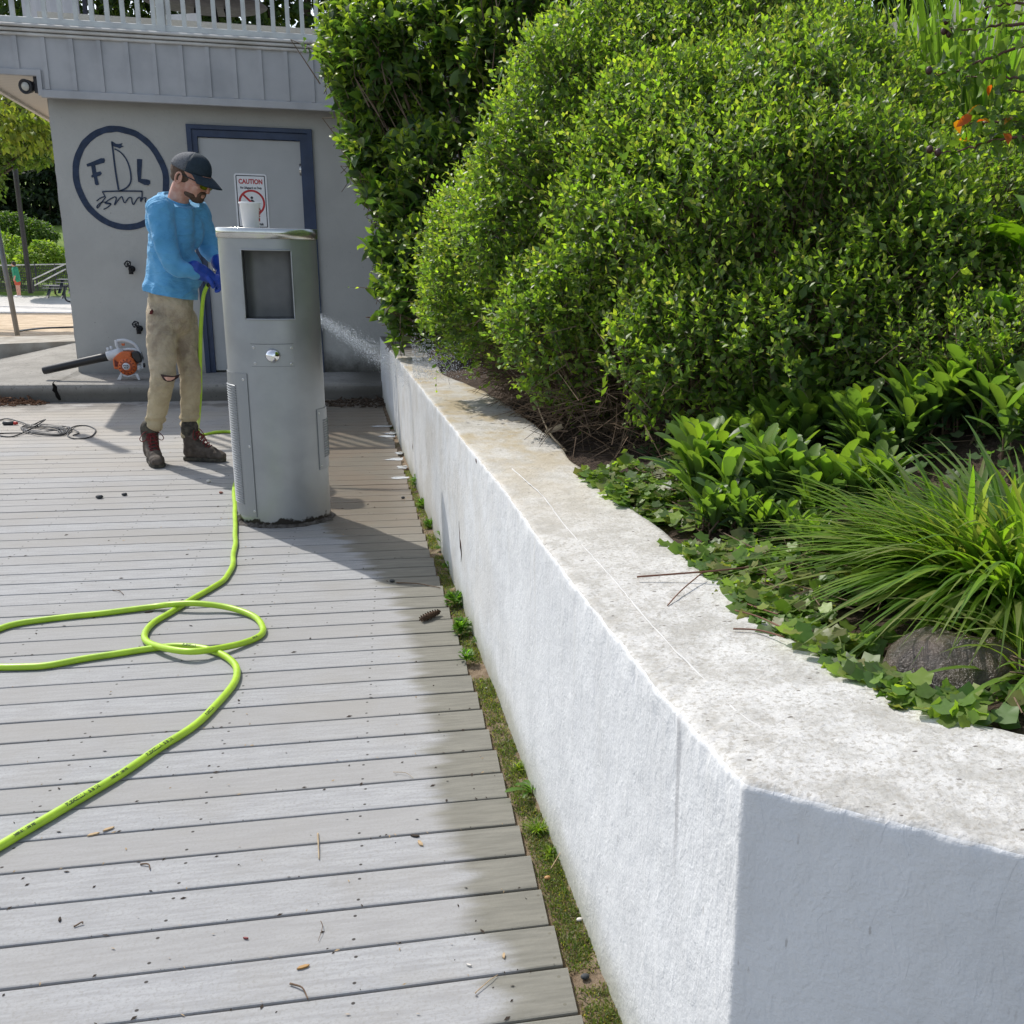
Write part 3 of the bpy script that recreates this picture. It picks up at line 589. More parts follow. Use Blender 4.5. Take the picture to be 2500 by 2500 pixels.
valve(318, 648, 'upper of the two black valves, on the wall below the painted emblem'); valve(337, 794, 'lower of the two black valves, just above the orange leaf blower')

# railing on the roof terrace
YR = 10.02; zr0 = FY(0, 44, YR)[2]; rail = thing('terrace_railing', (-1.2, YR, ZTR), 'pale grey metal railing with upright bars along the roof terrace', 'railing')
MRL = mat('railing_paint', (.60, .62, .60), .5, .4, scale=9, c2=(.50, .51, .50)); zt = zr0 + .95
MB().cbox((FL, YR - .022, zr0 - .03), (3.5, YR + .022, zr0 + .02), .004).build('bottom_rail', MRL, rail); MB().cbox((FL, YR - .03, zt), (3.5, YR + .03, zt + .05), .006).build('top_rail', MRL, rail)
xp = FY(395, 60, YR)[0]; sp = (FY(1832/3.22, 40, YR)[0] - FY(1360/3.22, 35, YR)[0]) / 4
for k in range(-1, 3):
    x = xp + k * 1.86; MB().cbox((x - .032, YR - .034, ZTR), (x + .032, YR + .034, zt), .005).build('post', MRL, rail)
x = xp + .165
me0 = None
for k in range(-10, 32):
    xx = xp + (k + (.5 if k >= 0 else .5)) * sp
    if xx < FL or xx > 3.4 or min(abs(xx - xp - j * 1.86) for j in range(-1, 3)) < .045: continue
    if me0 is None: me0 = MB().cbox((-.0165, YR - .0165, zr0 + .015), (.0165, YR + .0165, zt), .002); 
    V = np.array(me0.V) + np.array((xx, 0, 0)); add('baluster', V, me0.F, MRL, rail)
# terrace furniture, ribbed screen
Yw = 12.6; x0, x1 = max(FY(-160, 60, Yw)[0], xa(Yw) + .06), FY(203, 20, Yw)[0]; t = thing('ribbed_screen', (x1 - 1, Yw, ZTR), 'off white ribbed screen standing on the terrace behind the railing', 'screen'); b = MB(); x = x0; V = []
MSC = mat('screen_white', (.62, .61, .62), .6, scale=3, var=.06)
k = 0
while x < x1: V.append((x, Yw + (.03 if k % 4 in (1, 2) else 0) , 0)); x += (.018 if k % 2 else .05); k += 1
m = len(V); VV = [(v[0], v[1], ZTR + .01) for v in V] + [(v[0], v[1], ZTR + 1.7) for v in V] + [(v[0], v[1] + .03, ZTR + .01) for v in V] + [(v[0], v[1] + .03, ZTR + 1.7) for v in V]
b.raw(VV, [(i, i+1, m+i+1, m+i) for i in range(m-1)] + [(2*m+i, 3*m+i, 3*m+i+1, 2*m+i+1) for i in range(m-1)] + [(m+i, m+i+1, 3*m+i+1, 3*m+i) for i in range(m-1)]); b.build('panel', MSC, t)
MB().box((x1 - .0, Yw - .02, ZTR), (x1 + .03, Yw + .05, ZTR + 1.7)).build('edge_post', mat('dark_post', (.03, .03, .05), .6), t)
tc = FY(500, 8, 11.6); t = thing('patio_table', (tc[0], 11.6, ZTR), 'round dark grey patio table seen from below through the railing', 'table'); hz = FY(500, 12, 11.6)[2]
MTB = mat('table_grey', (.10, .095, .10), .5); MB().lathe([(0, .03), (.56, .03), (.585, .015), (.56, 0), (0, 0)], (tc[0], 11.6, hz), 40).build('table_top', MTB, t, True)
for a in (0.6, 2.2, 3.7, 5.3):
    e = np.array((math.cos(a), math.sin(a), 0)); MB().tube([np.array((tc[0], 11.6, hz - .003)) + e * .2, np.array((tc[0], 11.6, (hz + ZTR) / 2)) + e * .28, np.array((tc[0], 11.6, ZTR)) + e * .5], .012, 6).build('leg', MBLACK, t, True)
cp = FY(440, 55, 11.2); t = thing('patio_chair', (cp[0], 11.2, ZTR), 'white moulded patio chair beside the round table on the terrace', 'chair')
w = .15; zc = ZTR + .18
MB().prism([(cp[0] - .16, 11.2, zc + .16), (cp[0] + .17, 11.2, zc + .2), (cp[0] + .1, 11.15, ZTR + .02), (cp[0] - .08, 11.15, ZTR + .02)], (0, 1, 0), .012).build('backrest', MWHITE, t)
MB().cbox((cp[0] - .15, 11.22, ZTR + .17), (cp[0] + .18, 11.55, ZTR + .19), .004).build('seat', MWHITE, t)
for sx in (-.15, .18):
    MB().tube([(cp[0] + sx, 11.2, zc + .2), (cp[0] + sx * .55, 11.16, ZTR)], .008, 6).build('leg', MCHROME, t, True); MB().tube([(cp[0] + sx, 11.5, ZTR + .17), (cp[0] + sx, 11.5, ZTR)], .008, 6).build('leg', MCHROME, t, True)

# caution sign on the door
def text(s, size, bold=.0, ext=0):
    cu = bpy.data.curves.new('t', 'FONT'); cu.body = s; cu.size = size; cu.align_x = 'CENTER'; cu.align_y = 'CENTER'; cu.offset = bold; cu.extrude = ext; cu.resolution_u = 3
    o = bpy.data.objects.new('t', cu); sc.collection.objects.link(o); dg = bpy.context.evaluated_depsgraph_get(); me = bpy.data.meshes.new_from_object(o.evaluated_get(dg))
    V = np.array([v.co[:] for v in me.vertices]).reshape(-1, 3); Fc = [tuple(p.vertices) for p in me.polygons]; bpy.data.objects.remove(o); bpy.data.meshes.remove(me); return V, Fc
sa, sb = fp(569, 420, YB + .006), fp(660, 560, YB + .006); sx0 = fp(570, 423)[0]; sx1 = fp(650, 428)[0]; sz1 = fp(610, 424)[2]; sz0 = fp(620, 559)[2]
scx, scz, sw, sh = (sx0 + sx1) / 2, (sz0 + sz1) / 2, sx1 - sx0, sz1 - sz0
t = thing('warning_sign', (scx, YB + .008, sz0), 'white caution sign with red circle fixed to the grey door', 'sign')
def rrect(w, h, r, y):
    return [(scx + sx * (w/2 - r) + r * math.cos(a), y, scz + sz * (h/2 - r) + r * math.sin(a)) for sx, sz, a0 in ((1,1,0),(-1,1,90),(-1,-1,180),(1,-1,270)) for a in [R(a0 + k * 18) for k in range(6)]]
ys = YB + .0115
MB().prism(rrect(sw, sh, .022, ys), (0, -1, 0), .005).build('plate', MWHITE, t)
MINK = mat('black_ink', (.012, .012, .03), .5); MRED = mat('red_ink', (.50, .015, .02), .5)
o_, i_ = rrect(sw - .028, sh - .028, .010, ys - .0055), rrect(sw - .044, sh - .044, .005, ys - .0055); nn_ = len(o_)
MB().raw(o_ + i_, [(k, (k+1) % nn_, nn_ + (k+1) % nn_, nn_ + k) for k in range(nn_)]).build('border', MINK, t)
def put(s, size, dz, m, bold, name='lettering', sxx=1.0):
    V, Fc = text(s, size, bold); V = np.stack([V[:, 0] * sxx + scx, np.full(len(V), ys - .0058), V[:, 1] + scz + dz], 1); add(name, V, Fc, m, t)
put('CAUTION', .056, sh * .355, MRED, .0022, sxx=.82); put('No Lifeguard on Duty', .026, sh * .245, MINK, .0012, sxx=.80); put('Swim at Own Risk', .03, -sh * .41, MINK, .0014, sxx=.80)
b = MB(); cz = scz - .012; rr = sw * .345
ringp = [np.array((scx + rr * math.cos(a), ys - .0055, cz + rr * math.sin(a))) for a in np.linspace(0, 2*math.pi, 49)[:-1]]
V = [p for q in ringp for p in (q, q + np.array(((q[0]-scx) * .19, 0, (q[2]-cz) * .19)))]; b.raw(V, [(2*k, 2*k+1, (2*k+3) % 96, (2*k+2) % 96) for k in range(48)])
d = .009; u = np.array((.707, 0, -.707)); w = np.array((.707, 0, .707)); c_ = np.array((scx, ys - .0065, cz)); b.raw([c_ - u*rr - w*d, c_ + u*rr - w*d, c_ + u*rr + w*d, c_ - u*rr + w*d], [(0,1,2,3)]); b.build('prohibition_ring', MRED, t)
b = MB(); hc = (scx + .002, cz + .045); b.raw([(hc[0] + .012*math.cos(a), ys - .0058, hc[1] + .012*math.sin(a)) for a in np.linspace(0, 6.28, 15)[:-1]], [tuple(range(14))])
b.raw([(scx + x, ys - .0058, cz + z) for x, z in ((-.008,.03),(.012,.028),(.03,.0),(.05,-.02),(.04,-.03),(.0,-.02),(-.025,-.022),(-.022,-.008),(-.004,-.006))], [tuple(range(9))])
for k in range(3): b.raw([(scx - .06 + .12*j/12, ys - .0058, cz - .035 - .016*k + .004*math.sin(j*1.6) + dz_) for dz_ in (0, .006) for j in (range(13) if dz_ == 0 else range(12, -1, -1))], [tuple(range(26))])
b.build('swimmer_pictogram', MINK, t)

# ------------------------------------------------------------------ drinking fountain pillar
fb = G(691, 1287); RXF, RYF = .228, .185; d0 = np.array((fb[0], fb[1], 0)); fa = math.atan2(-d0[0], d0[1])   # turn the front towards the path
FR = np.array((math.cos(fa * .35), math.sin(fa * .35), 0)); FW = np.array((-FR[1], FR[0], 0))                # its right and its back
L_, Rr_ = G(583, 1268), G(805, 1265); FC = np.array(((L_[0] + Rr_[0]) / 2 + .004, fb[1] + RYF, 0)); RXF = abs(Rr_[0] - L_[0]) / 2 + .0
def el(th, z, k=1.0, off=0): s, c_ = math.sin(th), math.cos(th); return FC + FR * ((RXF * k + off) * s) - FW * ((RYF * k + off) * c_) + np.array((0, 0, z))
def tofront(px, py):                                   # pixel -> (angle, height) on the pillar's skin
    d = ray(px, py); o = C0 - FC; A = (d @ FR / RXF, d @ FW / RYF); B = (o @ FR / RXF, o @ FW / RYF); a = A[0]**2 + A[1]**2; h = A[0]*B[0] + A[1]*B[1]; c_ = B[0]**2 + B[1]**2 - 1
    D = max(h*h - a*c_, 0); t_ = (-h - math.sqrt(D)) / a; p = C0 + d * t_; q = p - FC; return math.atan2(q @ FR / RXF, -(q @ FW) / RYF), p[2]
HT = FY(640, 560, FC[1] - .1)[2] + .006
ftn = thing('drinking_fountain', FC, 'grey painted oval pillar drinking fountain with a recessed niche and chrome button', 'drinking fountain')
n = NT('fountain_paint'); X = n.xyz(); c = n.mix(n.ramp(n.noise(6, 5), .35, .7), (.345, .36, .37), (.305, .32, .33))
rot = n.ramp(n.math('ADD', X[2], n.math('MULTIPLY', n.noise(18, 5), -.13)), -.04, -.025, 1, 0); c = n.mix(rot, c, (.03, .026, .022)); n.base(c, n.ramp(n.noise(9, 4), .3, .7, .32, .44), .5, .55); n.bump(n.noise(240, 2), .08, .0006); MFT = n.m
tl, zt0 = tofront(588, 609); tr_, _ = tofront(710, 611); _, zb0 = tofront(650, 780)
ths = sorted(list(np.linspace(-math.pi, math.pi, 73)[:-1]) + [tl, tr_]); zs = sorted(list(np.linspace(0, HT - .045, 20)) + [zt0, zb0]); V = [el(th, z) for z in zs for th in ths]; m = len(ths); Fc = []
for j in range(len(zs) - 1):
    for i in range(m):
        a0, a1 = ths[i], ths[(i+1) % m]
        if tl - 1e-6 <= a0 and a1 <= tr_ + 1e-6 and a1 > a0 and zb0 - 1e-6 <= zs[j] and zs[j+1] <= zt0 + 1e-6: continue
        Fc.append((j*m+i, j*m+(i+1)%m, (j+1)*m+(i+1)%m, (j+1)*m+i))
add('pillar_body', V, Fc, MFT, ftn, True)
# niche: lip, curved inner shell
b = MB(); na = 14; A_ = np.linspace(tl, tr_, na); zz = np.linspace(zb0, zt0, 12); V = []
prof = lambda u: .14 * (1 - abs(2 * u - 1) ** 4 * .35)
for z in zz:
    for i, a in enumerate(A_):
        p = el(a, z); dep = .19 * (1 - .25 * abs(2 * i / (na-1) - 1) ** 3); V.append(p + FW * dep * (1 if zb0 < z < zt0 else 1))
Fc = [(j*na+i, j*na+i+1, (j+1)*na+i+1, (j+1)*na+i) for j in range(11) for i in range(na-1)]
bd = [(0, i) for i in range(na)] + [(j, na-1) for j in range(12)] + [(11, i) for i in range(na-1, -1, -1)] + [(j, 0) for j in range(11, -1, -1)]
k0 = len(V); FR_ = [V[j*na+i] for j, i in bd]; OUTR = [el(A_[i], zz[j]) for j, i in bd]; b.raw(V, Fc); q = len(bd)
b.raw(FR_ + OUTR, [(k, (k+1) % q, q + (k+1) % q, q + k) for k in range(q)]); b.build('niche', mat('niche_shaded', (.17, .175, .18), .42, .5, .5, .06), ftn, True)  # niche colour darker than the body, recess shade painted in
lip = [el(A_[i], zz[j], 1, .002) for j, i in bd]; lip = [p for k, p in enumerate(lip) if k == 0 or np.linalg.norm(p - lip[k-1]) > 1e-5]; MB().tube(lip, .0045, 6).build('niche_lip', MFT, ftn, True)
b = MB(); b.raw([el(a, z, 1, o_) for o_, z in ((-.002, HT - .048), (.007, HT - .048), (.007, HT - .002), (.004, HT), ) for a in np.linspace(-math.pi, math.pi, 97)[:-1]], [(j*96+i, j*96+(i+1)%96, (j+1)*96+(i+1)%96, (j+1)*96+i) for j in range(3) for i in range(96)])
b.build('steel_band', mat('band_steel', (.62, .63, .60), .22, metal=.9, var=.08), ftn, True)
b = MB(); b.raw([el(a, HT - .001, 1, .004) for a in np.linspace(-math.pi, math.pi, 65)[:-1]] + [FC + np.array((0, 0, HT + .001))], [(i, (i+1) % 64, 64) for i in range(64)]); b.build('top_plate', MSTEEL, ftn, True)
def patch(name, a0, a1, z0, z1, off, m, thick=.003, na=18, nz=2, edge=None):
    b = MB(); V = []
    for o2 in (off, off + thick):
        for j in range(nz + 1):
            for i in range(na + 1): V.append(el(a0 + (a1 - a0) * i / na, z0 + (z1 - z0) * j / nz, 1, o2))
    w = na + 1; h = nz + 1; N_ = w * h; Fc = []
    for j in range(nz):
        for i in range(na): Fc += [(N_+j*w+i, N_+j*w+i+1, N_+(j+1)*w+i+1, N_+(j+1)*w+i)]
    for i in range(na): Fc += [(i, i+1, N_+i+1, N_+i), (nz*w+i, N_+nz*w+i, N_+nz*w+i+1, nz*w+i+1)]
    for j in range(nz): Fc += [(j*w, N_+j*w, N_+(j+1)*w, (j+1)*w), (j*w+na, (j+1)*w+na, N_+(j+1)*w+na, N_+j*w+na)]
    return b.raw(V, Fc).build(name, m, ftn, False)
def screw(px=None, py=None, a=None, z=None, par=None, r=.007):
    if px: a, z = tofront(px, py)
    p = el(a, z, 1, .003); nrm_ = el(a, z, 1, .05) - p; p = el(a, z, 1, .0045); MB().lathe([(r*.35, .001), (r*.4, .0028), (r*.8, .0022), (r, 0)], p, 12, tuple(nrm_ / np.linalg.norm(nrm_))).build('screw', MSTEEL, par or ftn, True)
a0, z1 = tofront(612, 840); a1, z0 = tofront(719, 893); patch('plate_gap_shadow', a0 - .006, a1 + .006, z0 - .0015, z1 + .0015, -.001, mat('gap_shadow', (.05, .05, .055), .9), .0018); bp = patch('button_plate', a0, a1, z0, z1, .0, MFT, .004)
for q in ((620, 848), (711, 849), (624, 887), (711, 888)): screw(*q, par=bp)
a, z = tofront(666, 868); p = el(a, z, 1, .003); nn_ = el(a, z, 1, .05) - p
MB().lathe([(.0, .030), (.012, .0285), (.022, .024), (.030, .016), (.0345, .006), (.036, 0), (.0, 0)], p, 32, tuple(nn_ / np.linalg.norm(nn_))).build('push_button', MCHROME, ftn, True)
n = NT('vent_panel'); X = n.xyz(); n.base((.29, .305, .315), .38, .5, .5); MVP = n.m
def vent(a0, a1, z0, z1, s0, s1, pitch):
    o = patch('vent_panel', a0, a1, z0, z1, .001, MVP, .004); b = MB(); z = z0 + .06; 
    while z < z1 - .06:
        V = [el(s0 + (s1 - s0) * i / 8, z + dz, 1, o2) for dz, o2 in ((0, .0055), (pitch * .3, .0105), (pitch * .55, .0055)) for i in range(9)]
        b.raw(V, [(j*9+i, j*9+i+1, (j+1)*9+i+1, (j+1)*9+i) for j in range(2) for i in range(8)]); z += pitch
    s = b.build('louvres', MVP, o, False); return o
al, zv1 = tofront(603, 912); _, zv0 = tofront(622, 1262); vp_ = vent(-2.6, al, zv0, zv1, -1.75, al - .34, .0125)
for a, z in ((al - .1, zv1 - .03), (al - .06, (zv0 + zv1) / 2), (al - .05, zv0 + .03)): screw(a=a, z=z, par=vp_)
ar, zw1 = tofront(772, 1000); _, zw0 = tofront(778, 1148); vp2 = vent(ar, 2.4, zw0, zw1, ar + .22, 1.9, .0125)
for z in (zw1 - .02, zw0 + .02): screw(a=ar + .06, z=z, par=vp2, r=.006)
# broken grout round the foot
b = MB(); V = []; 
for i in range(120):
    a = 2 * math.pi * i / 120; w = .02 + .022 * max(0, noise.noise(Vector((math.cos(a) * 4, math.sin(a) * 4, 1)))) + .01 * noise.noise(Vector((math.cos(a) * 14, math.sin(a) * 14, 1))); h = .014 + .03 * max(0, noise.noise(Vector((math.cos(a) * 9, math.sin(a) * 9, 7))))
    V += [el(a, h, 1, -.003), el(a, h * .8, 1, .006), el(a, .002, 1, w)]
b.raw(V, [(i*3+k, ((i+1)%120)*3+k, ((i+1)%120)*3+k+1, i*3+k+1) for i in range(120) for k in range(2)]); b.build('grout_ring', mat('crumbled_grout', (.11, .10, .09), .9, .2, scale=30, c2=(.04, .035, .03), bump=.8, bscale=120), ftn)
# cup
cpx = FY(614, 560, FC[1] - .03); cc = np.array((cpx[0], FC[1] - .03, HT + .001)); t = thing('foam_cup', cc, 'white foam drinks cup standing on top of the grey pillar', 'cup'); k = 1.0
MB().lathe([(0, .004), (.034, .004), (.036, 0), (.038, .002), (.0475, .108), (.051, .110), (.052, .114), (.051, .118), (.047, .118), (.046, .112), (.035, .008), (0, .008)], cc, 36).build('cup', mat('foam', (.78, .78, .78), .6, var=.02), t, True)
b = MB()
for z0, z1 in ((.03, .045), (.05, .056), (.06, .078), (.082, .09)):
    r0 = .0385 + .0095 * (z0 - .002) / .106; r1 = .0385 + .0095 * (z1 - .002) / .106; b.raw([cc + np.array((r * math.cos(a), r * math.sin(a), z)) for r, z in ((r0 + .0012, z0), (r1 + .0012, z1)) for a in (-.35, -.15, .05)], [(0,1,4,3),(1,2,5,4)])
b.build('red_print', MRED, t)

# ------------------------------------------------------------------ strip of dirt, moss and weeds between deck and wall
ysr = np.linspace(-.3, 9.4, 500); V = []
for y in ysr:
    for f in np.linspace(0, 1, 8):
        x = edgex(y) - .03 + (wallx(y) + .03 - edgex(y)) * f; V.append((x, y, -.022 + .012 * f + .012 * noise.noise(Vector((x * 20, y * 20, 0)))))
n = NT('strip_dirt'); c = n.mix(n.ramp(n.noise(30, 6, .7), .35, .65), (.16, .115, .075), (.27, .21, .15)); c = n.mix(n.ramp(n.noise(6, 4), .52, .68), c, (.08, .095, .03)); n.base(c, .95, .15); n.bump(n.noise(120, 5, .7), 1, .008)
tag(add('dirt', V, [(j*8+i, j*8+i+1, (j+1)*8+i+1, (j+1)*8+i) for j in range(499) for i in range(7)], n.m, smooth=True), kind='structure')
def strip(n_, ylo=1.3, yhi=7.5):
    u = rng.random(n_); y = ylo * (yhi / ylo) ** u; return y
def grassblades(P, D, L, Wd, droop, cols, seg=4, side=None):
    n_ = len(P); D = nrm(D); Hd = D.copy(); Hd[:, 2] = 0; Hd = nrm(Hd + 1e-6); S = nrm(np.cross(D, np.tile((0, 0, 1.), (n_, 1))) + 1e-6)
    if side is not None: S = nrm(S + side)
    V = []; 
    for k in range(seg + 1):
        t = k / seg; p = P + D * (L * t)[:, None] + (Hd * .55 + np.array((0, 0, -1.))) * (droop * L * t ** 2.2)[:, None]
        w = Wd * (1 - t ** 2.5) * (.55 + 1.2 * t * (1 - t) * 1.8)
        V.append(p - S * (w / 2)[:, None]); V.append(p + np.array((0, 0, -.12)) * w[:, None]); V.append(p + S * (w / 2)[:, None])
    V = np.stack(V, 1); nv = 3 * (seg + 1); f = []
    for k in range(seg):
        a = 3 * k; f += [(a, a+1, a+4, a+3), (a+1, a+2, a+5, a+4)]
    Fc = np.array(f)[None] + (np.arange(n_) * nv)[:, None, None]; return V.reshape(-1, 3), Fc.reshape(-1, 4), np.repeat(cols, nv, axis=0)
# moss: very many tiny tufts
N_ = 26000; y = strip(N_, 1.25, 6.5); pk = np.array([noise.noise(Vector((0, yy * 5, 0))) for yy in y]); pk = pk + .5 * np.array([noise.noise(Vector((3, yy * 17, 0))) for yy in y]); keep = pk > -.26 + .3 * rng.random(N_) - .1; y = y[keep]; ff = rng.beta(1.5, 1.2, len(y))
x = np.array([edgex(v) + .004 + (wallx(v) - edgex(v)) * f for v, f in zip(y, ff)]); P = np.stack([x, y, np.full(len(y), -.012)], 1)
V, Fc, C = grassblades(P, np.stack([rng.normal(0, .6, len(y)), rng.normal(0, .6, len(y)), np.ones(len(y))], 1), rng.uniform(.005, .014, len(y)) * (1 + 1.6 * np.maximum(0, pk[keep])), rng.uniform(.0015, .004, len(y)), .2, pal(len(y), [(.10, .15, .02), (.16, .19, .04), (.07, .11, .02), (.2, .17, .07)]), 2)
tag(add('moss', V, Fc, ML, None, False, C), 'low green moss growing along the foot of the white wall', kind='stuff')
def tuft(px, py, n_, L, lab, wdt=.004, cols=((.16, .24, .02), (.24, .30, .04), (.10, .17, .02)), spreadv=.7, name='grass_tuft'):
    p = G(px, py, -.012); P = p + rng.normal(0, .008, (n_, 3)) * (1, 1, 0); D = np.stack([rng.normal(0, spreadv, n_), rng.normal(0, spreadv, n_), np.ones(n_)], 1)
    V, Fc, C = grassblades(P, D, rng.uniform(.5, 1, n_) * L, np.full(n_, wdt), .35, pal(n_, list(cols)), 4); o = add(name, V, Fc, ML, None, False, C, origin=p); return tag(o, lab, 'weed', 'weeds along the wall foot')
tuft(1316, 2030, 70, .06, 'bright yellow green grass tuft below the broad leaved dandelion'); tuft(1268, 1880, 60, .05, 'yellowish grass tuft just above the broad leaved dandelion'); tuft(1345, 2090, 60, .045, 'olive grass tuft beside the long brown pine needle')
def weed(px, py, nl, size, lab, toothed=True, h=.03, name='leafy_weed'):
    p = G(px, py, -.012); a = rng.uniform(0, 6.28, nl); el_ = rng.uniform(.15, 1.1, nl); D = np.stack([np.cos(a) * np.cos(el_), np.sin(a) * np.cos(el_), np.sin(el_)], 1)
    B = p + np.stack([np.zeros(nl), np.zeros(nl), rng.uniform(0, h, nl)], 1); sets = []
    c = pal(nl, [(.09, .18, .025), (.13, .25, .035), (.07, .14, .02)]); sets.append((T_P, B, D, np.tile((0, 0, 1.), (nl, 1)), rng.uniform(.6, 1.1, nl) * size, c))
    if toothed:
        for s_ in (-1, 1):
            for t in (.45, .7): sets.append((T_S, B + D * (size * t * .9), D + s_ * np.cross(D, (0, 0, 1.)) * .9, np.tile((0, 0, 1.), (nl, 1)), np.full(nl, size * .42), c))
    V, Fc = twigs(np.tile(p, (1, 1)), np.tile(p + (0, 0, h + .005), (1, 1)), .002); t = thing(name, p, lab, 'weed', 'weeds along the wall foot'); leafobj('leaves', sets, ML, t); add('stem', V, Fc, MTWIG, t)
weed(1300, 1945, 12, .075, 'broad leaved dandelion at the wall foot, nearest leafy weed', False, .02); weed(1138, 1620, 26, .038, 'toothed leafy weed at wall foot, nearest of the four bright ones'); weed(1128, 1550, 34, .05, 'toothed leafy weed at wall foot beside the pine cone, second of the four')
weed(1110, 1480, 34, .05, 'toothed leafy weed at wall foot just above the pine cone'); weed(1085, 1345, 22, .05, 'tall thin seedling against the wall beside the rusty crack', True, .09); weed(1095, 1400, 18, .035, 'small weed at wall foot below the thin tall seedling')
weed(1165, 1575, 16, .03, 'small dark weed tight against the wall beside the bright toothed ones'); weed(1020, 1190, 40, .05, 'leafy clump at the wall foot level with the pillar base', True, .05); weed(1033, 1240, 34, .045, 'low clump at wall foot just below the pillar base level', True, .03); weed(1050, 1290, 30, .04, 'low ferny clump beside the bare dirt patch at wall foot', True, .03)
tuft(415, 1540, 30, .03, 'tiny brown weed growing between boards inside the hose loop', .004, ((.10, .09, .03), (.16, .13, .05)), 1.2, 'deck_weed'); tuft(920, 1490, 16, .022, 'tiny weed in a board gap between the hose and the wall', .003, ((.10, .11, .03),), 1.2, 'deck_weed')

# ------------------------------------------------------------------ small things on the deck
MPEB = mat('pebble_stone', (.42, .36, .30), .8, .3, scale=60, c2=(.2, .17, .15)); MPW = mat('white_stone', (.6, .57, .52), .8, scale=60); MDK = mat('dark_stone', (.04, .045, .05), .7, scale=60)
def pebble(px, py, r, m, lab, z=0, name='pebble'):
    p = G(px, py, z); b = MB().ell(p + (0, 0, r * .55), (r, r * .75, r * .6), None, 12, 8); b.V = [tuple(np.array(v) + (np.array(v) - p) * .22 * noise.noise(Vector(v) * 70)) for v in b.V]; o = b.build(name, m, None, True, origin=p); return tag(o, lab, 'pebble')
pebble(1337, 2147, .008, mat('orange_stone', (.42, .22, .08), .6), 'orange brown pebble at the wall foot below the grass tufts', -.012)
pebble(1415, 2248, .007, MPW, 'white shell fragment in the moss near the deck edge', -.01); pebble(1428, 2389, .009, MDK, 'dark slate pebble in the moss at the bottom edge', -.01); pebble(1186, 1682, .005, MPW, 'small white shell in the dirt beside bright weeds', -.01)
pebble(510, 1178, .014, MPW, 'pale tan pebble on deck left of the pillar foot'); pebble(540, 1205, .011, mat('red_stone', (.3, .13, .09), .8), 'reddish pebble on deck just left of the pillar foot')
pebble(243, 1217, .019, MDK, 'black bark lump on deck, left of the two dark lumps'); pebble(304, 1210, .015, MDK, 'black bark lump on deck, right of the two dark lumps'); pebble(958, 1421, .011, MDK, 'round dark seed case near the shadow tip'); pebble(984, 1217, .011, MDK, 'dark stone near the far wall foot weeds')
MCHIP = mat('wood_chip', (.45, .33, .2), .85, .2, scale=80); MCH2 = mat('dark_bark_chip', (.05, .038, .03), .9, .2, scale=80)
def twig(a, c_, r, lab, m=MTWIG, z=.003, bend=.02, name='fallen_twig'):
    p, q = G(*a, z), G(*c_, z); mid = (p + q) / 2 + np.array((bend * .3, bend * .3, .003)); P = spline([p, mid, q], 5); o = MB().tube([x_ + np.array((0, 0, .0015 * noise.noise(Vector(x_ * 60)))) for x_ in P], [r * (1 - .5 * i / len(P)) for i in range(len(P))], 6).build(name, m, None, True, origin=p); return tag(o, lab, 'twig')
twig((776, 2035), (779, 2098), .0024, 'straight pale stick lying across a board near the middle', MDRY, bend=0); twig((708, 2402), (752, 2440), .0022, 'dark forked twig near the bottom edge of the deck'); twig((343, 2110), (366, 2123), .0022, 'short dark twig on a board below the hose')
twig((968, 1422), (1075, 1435), .003, 'long dark twig on the deck near the wall dirt patch', z=.004); twig((1045, 1360), (1100, 1430), .0001, 'x') if False else None
twig((783, 2248), (777, 2297), .0009, 'thin curved pine needle on boards near the bottom middle'); twig((1160, 2425), (1215, 2380), .0012, 'reddish pine needle on the damp end of a board', MCHIP); twig((1345, 2120), (1377, 2062), .0014, 'reddish pine needle standing in the wall foot moss', MCHIP, z=.01)
twig((960, 1885), (1010, 1900), .0009, 'thin pale needle on a board near the damp stain', MDRY); twig((275, 1440), (302, 1452), .0018, 'small curved twig above the near hose run'); twig((180, 2262), (202, 2256), .002, 'short straight dark twig at lower left')
def chip(px, py, s, m, lab, a=None, name='wood_chip'):
    p = G(px, py, .001); a = random.uniform(0, 3.1) if a is None else a; u = np.array((math.cos(a), math.sin(a), 0)); w = np.array((-u[1], u[0], 0)); pts = [p + u * s * x_ + w * s * y_ for x_, y_ in ((-1, -.15), (-.3, -.32), (.6, -.25), (1, .05), (.4, .3), (-.5, .28))]
    o = MB().prism(pts, (0, 0, 1), .0035).build(name, m, None, False, origin=p); return tag(o, lab, 'wood chip')
chip(1013, 2042, .012, MCH2, 'dark brown seed flake above the pale chip'); chip(1026, 2060, .014, MCHIP, 'pale wood chip just below a dark flake', 1.9); chip(740, 2362, .013, mat('amber_leaf', (.35, .19, .05), .6), 'amber leaf scrap near the bottom edge'); chip(1230, 2335, .009, MCHIP, 'small pale chip on the damp end of a board')
chip(146, 2246, .008, MCH2, 'dark round speck at lower left'); chip(600, 2292, .006, mat('red_bud', (.2, .04, .04), .7), 'tiny red bud case on a lower board'); chip(265, 2025, .014, MCHIP, 'pale chip in a board gap below the hose', .5); chip(228, 2038, .014, MCHIP, 'curled pale chip in a board gap left of another', .3)
chip(1145, 2358, .006, MPW, 'white flake near the damp board end'); chip(364, 1495, .016, MCH2, 'dark bark piece under the upper hose run', .2); chip(371, 1517, .018, MCH2, 'dark bark piece touching the small hose loop', 1.0)
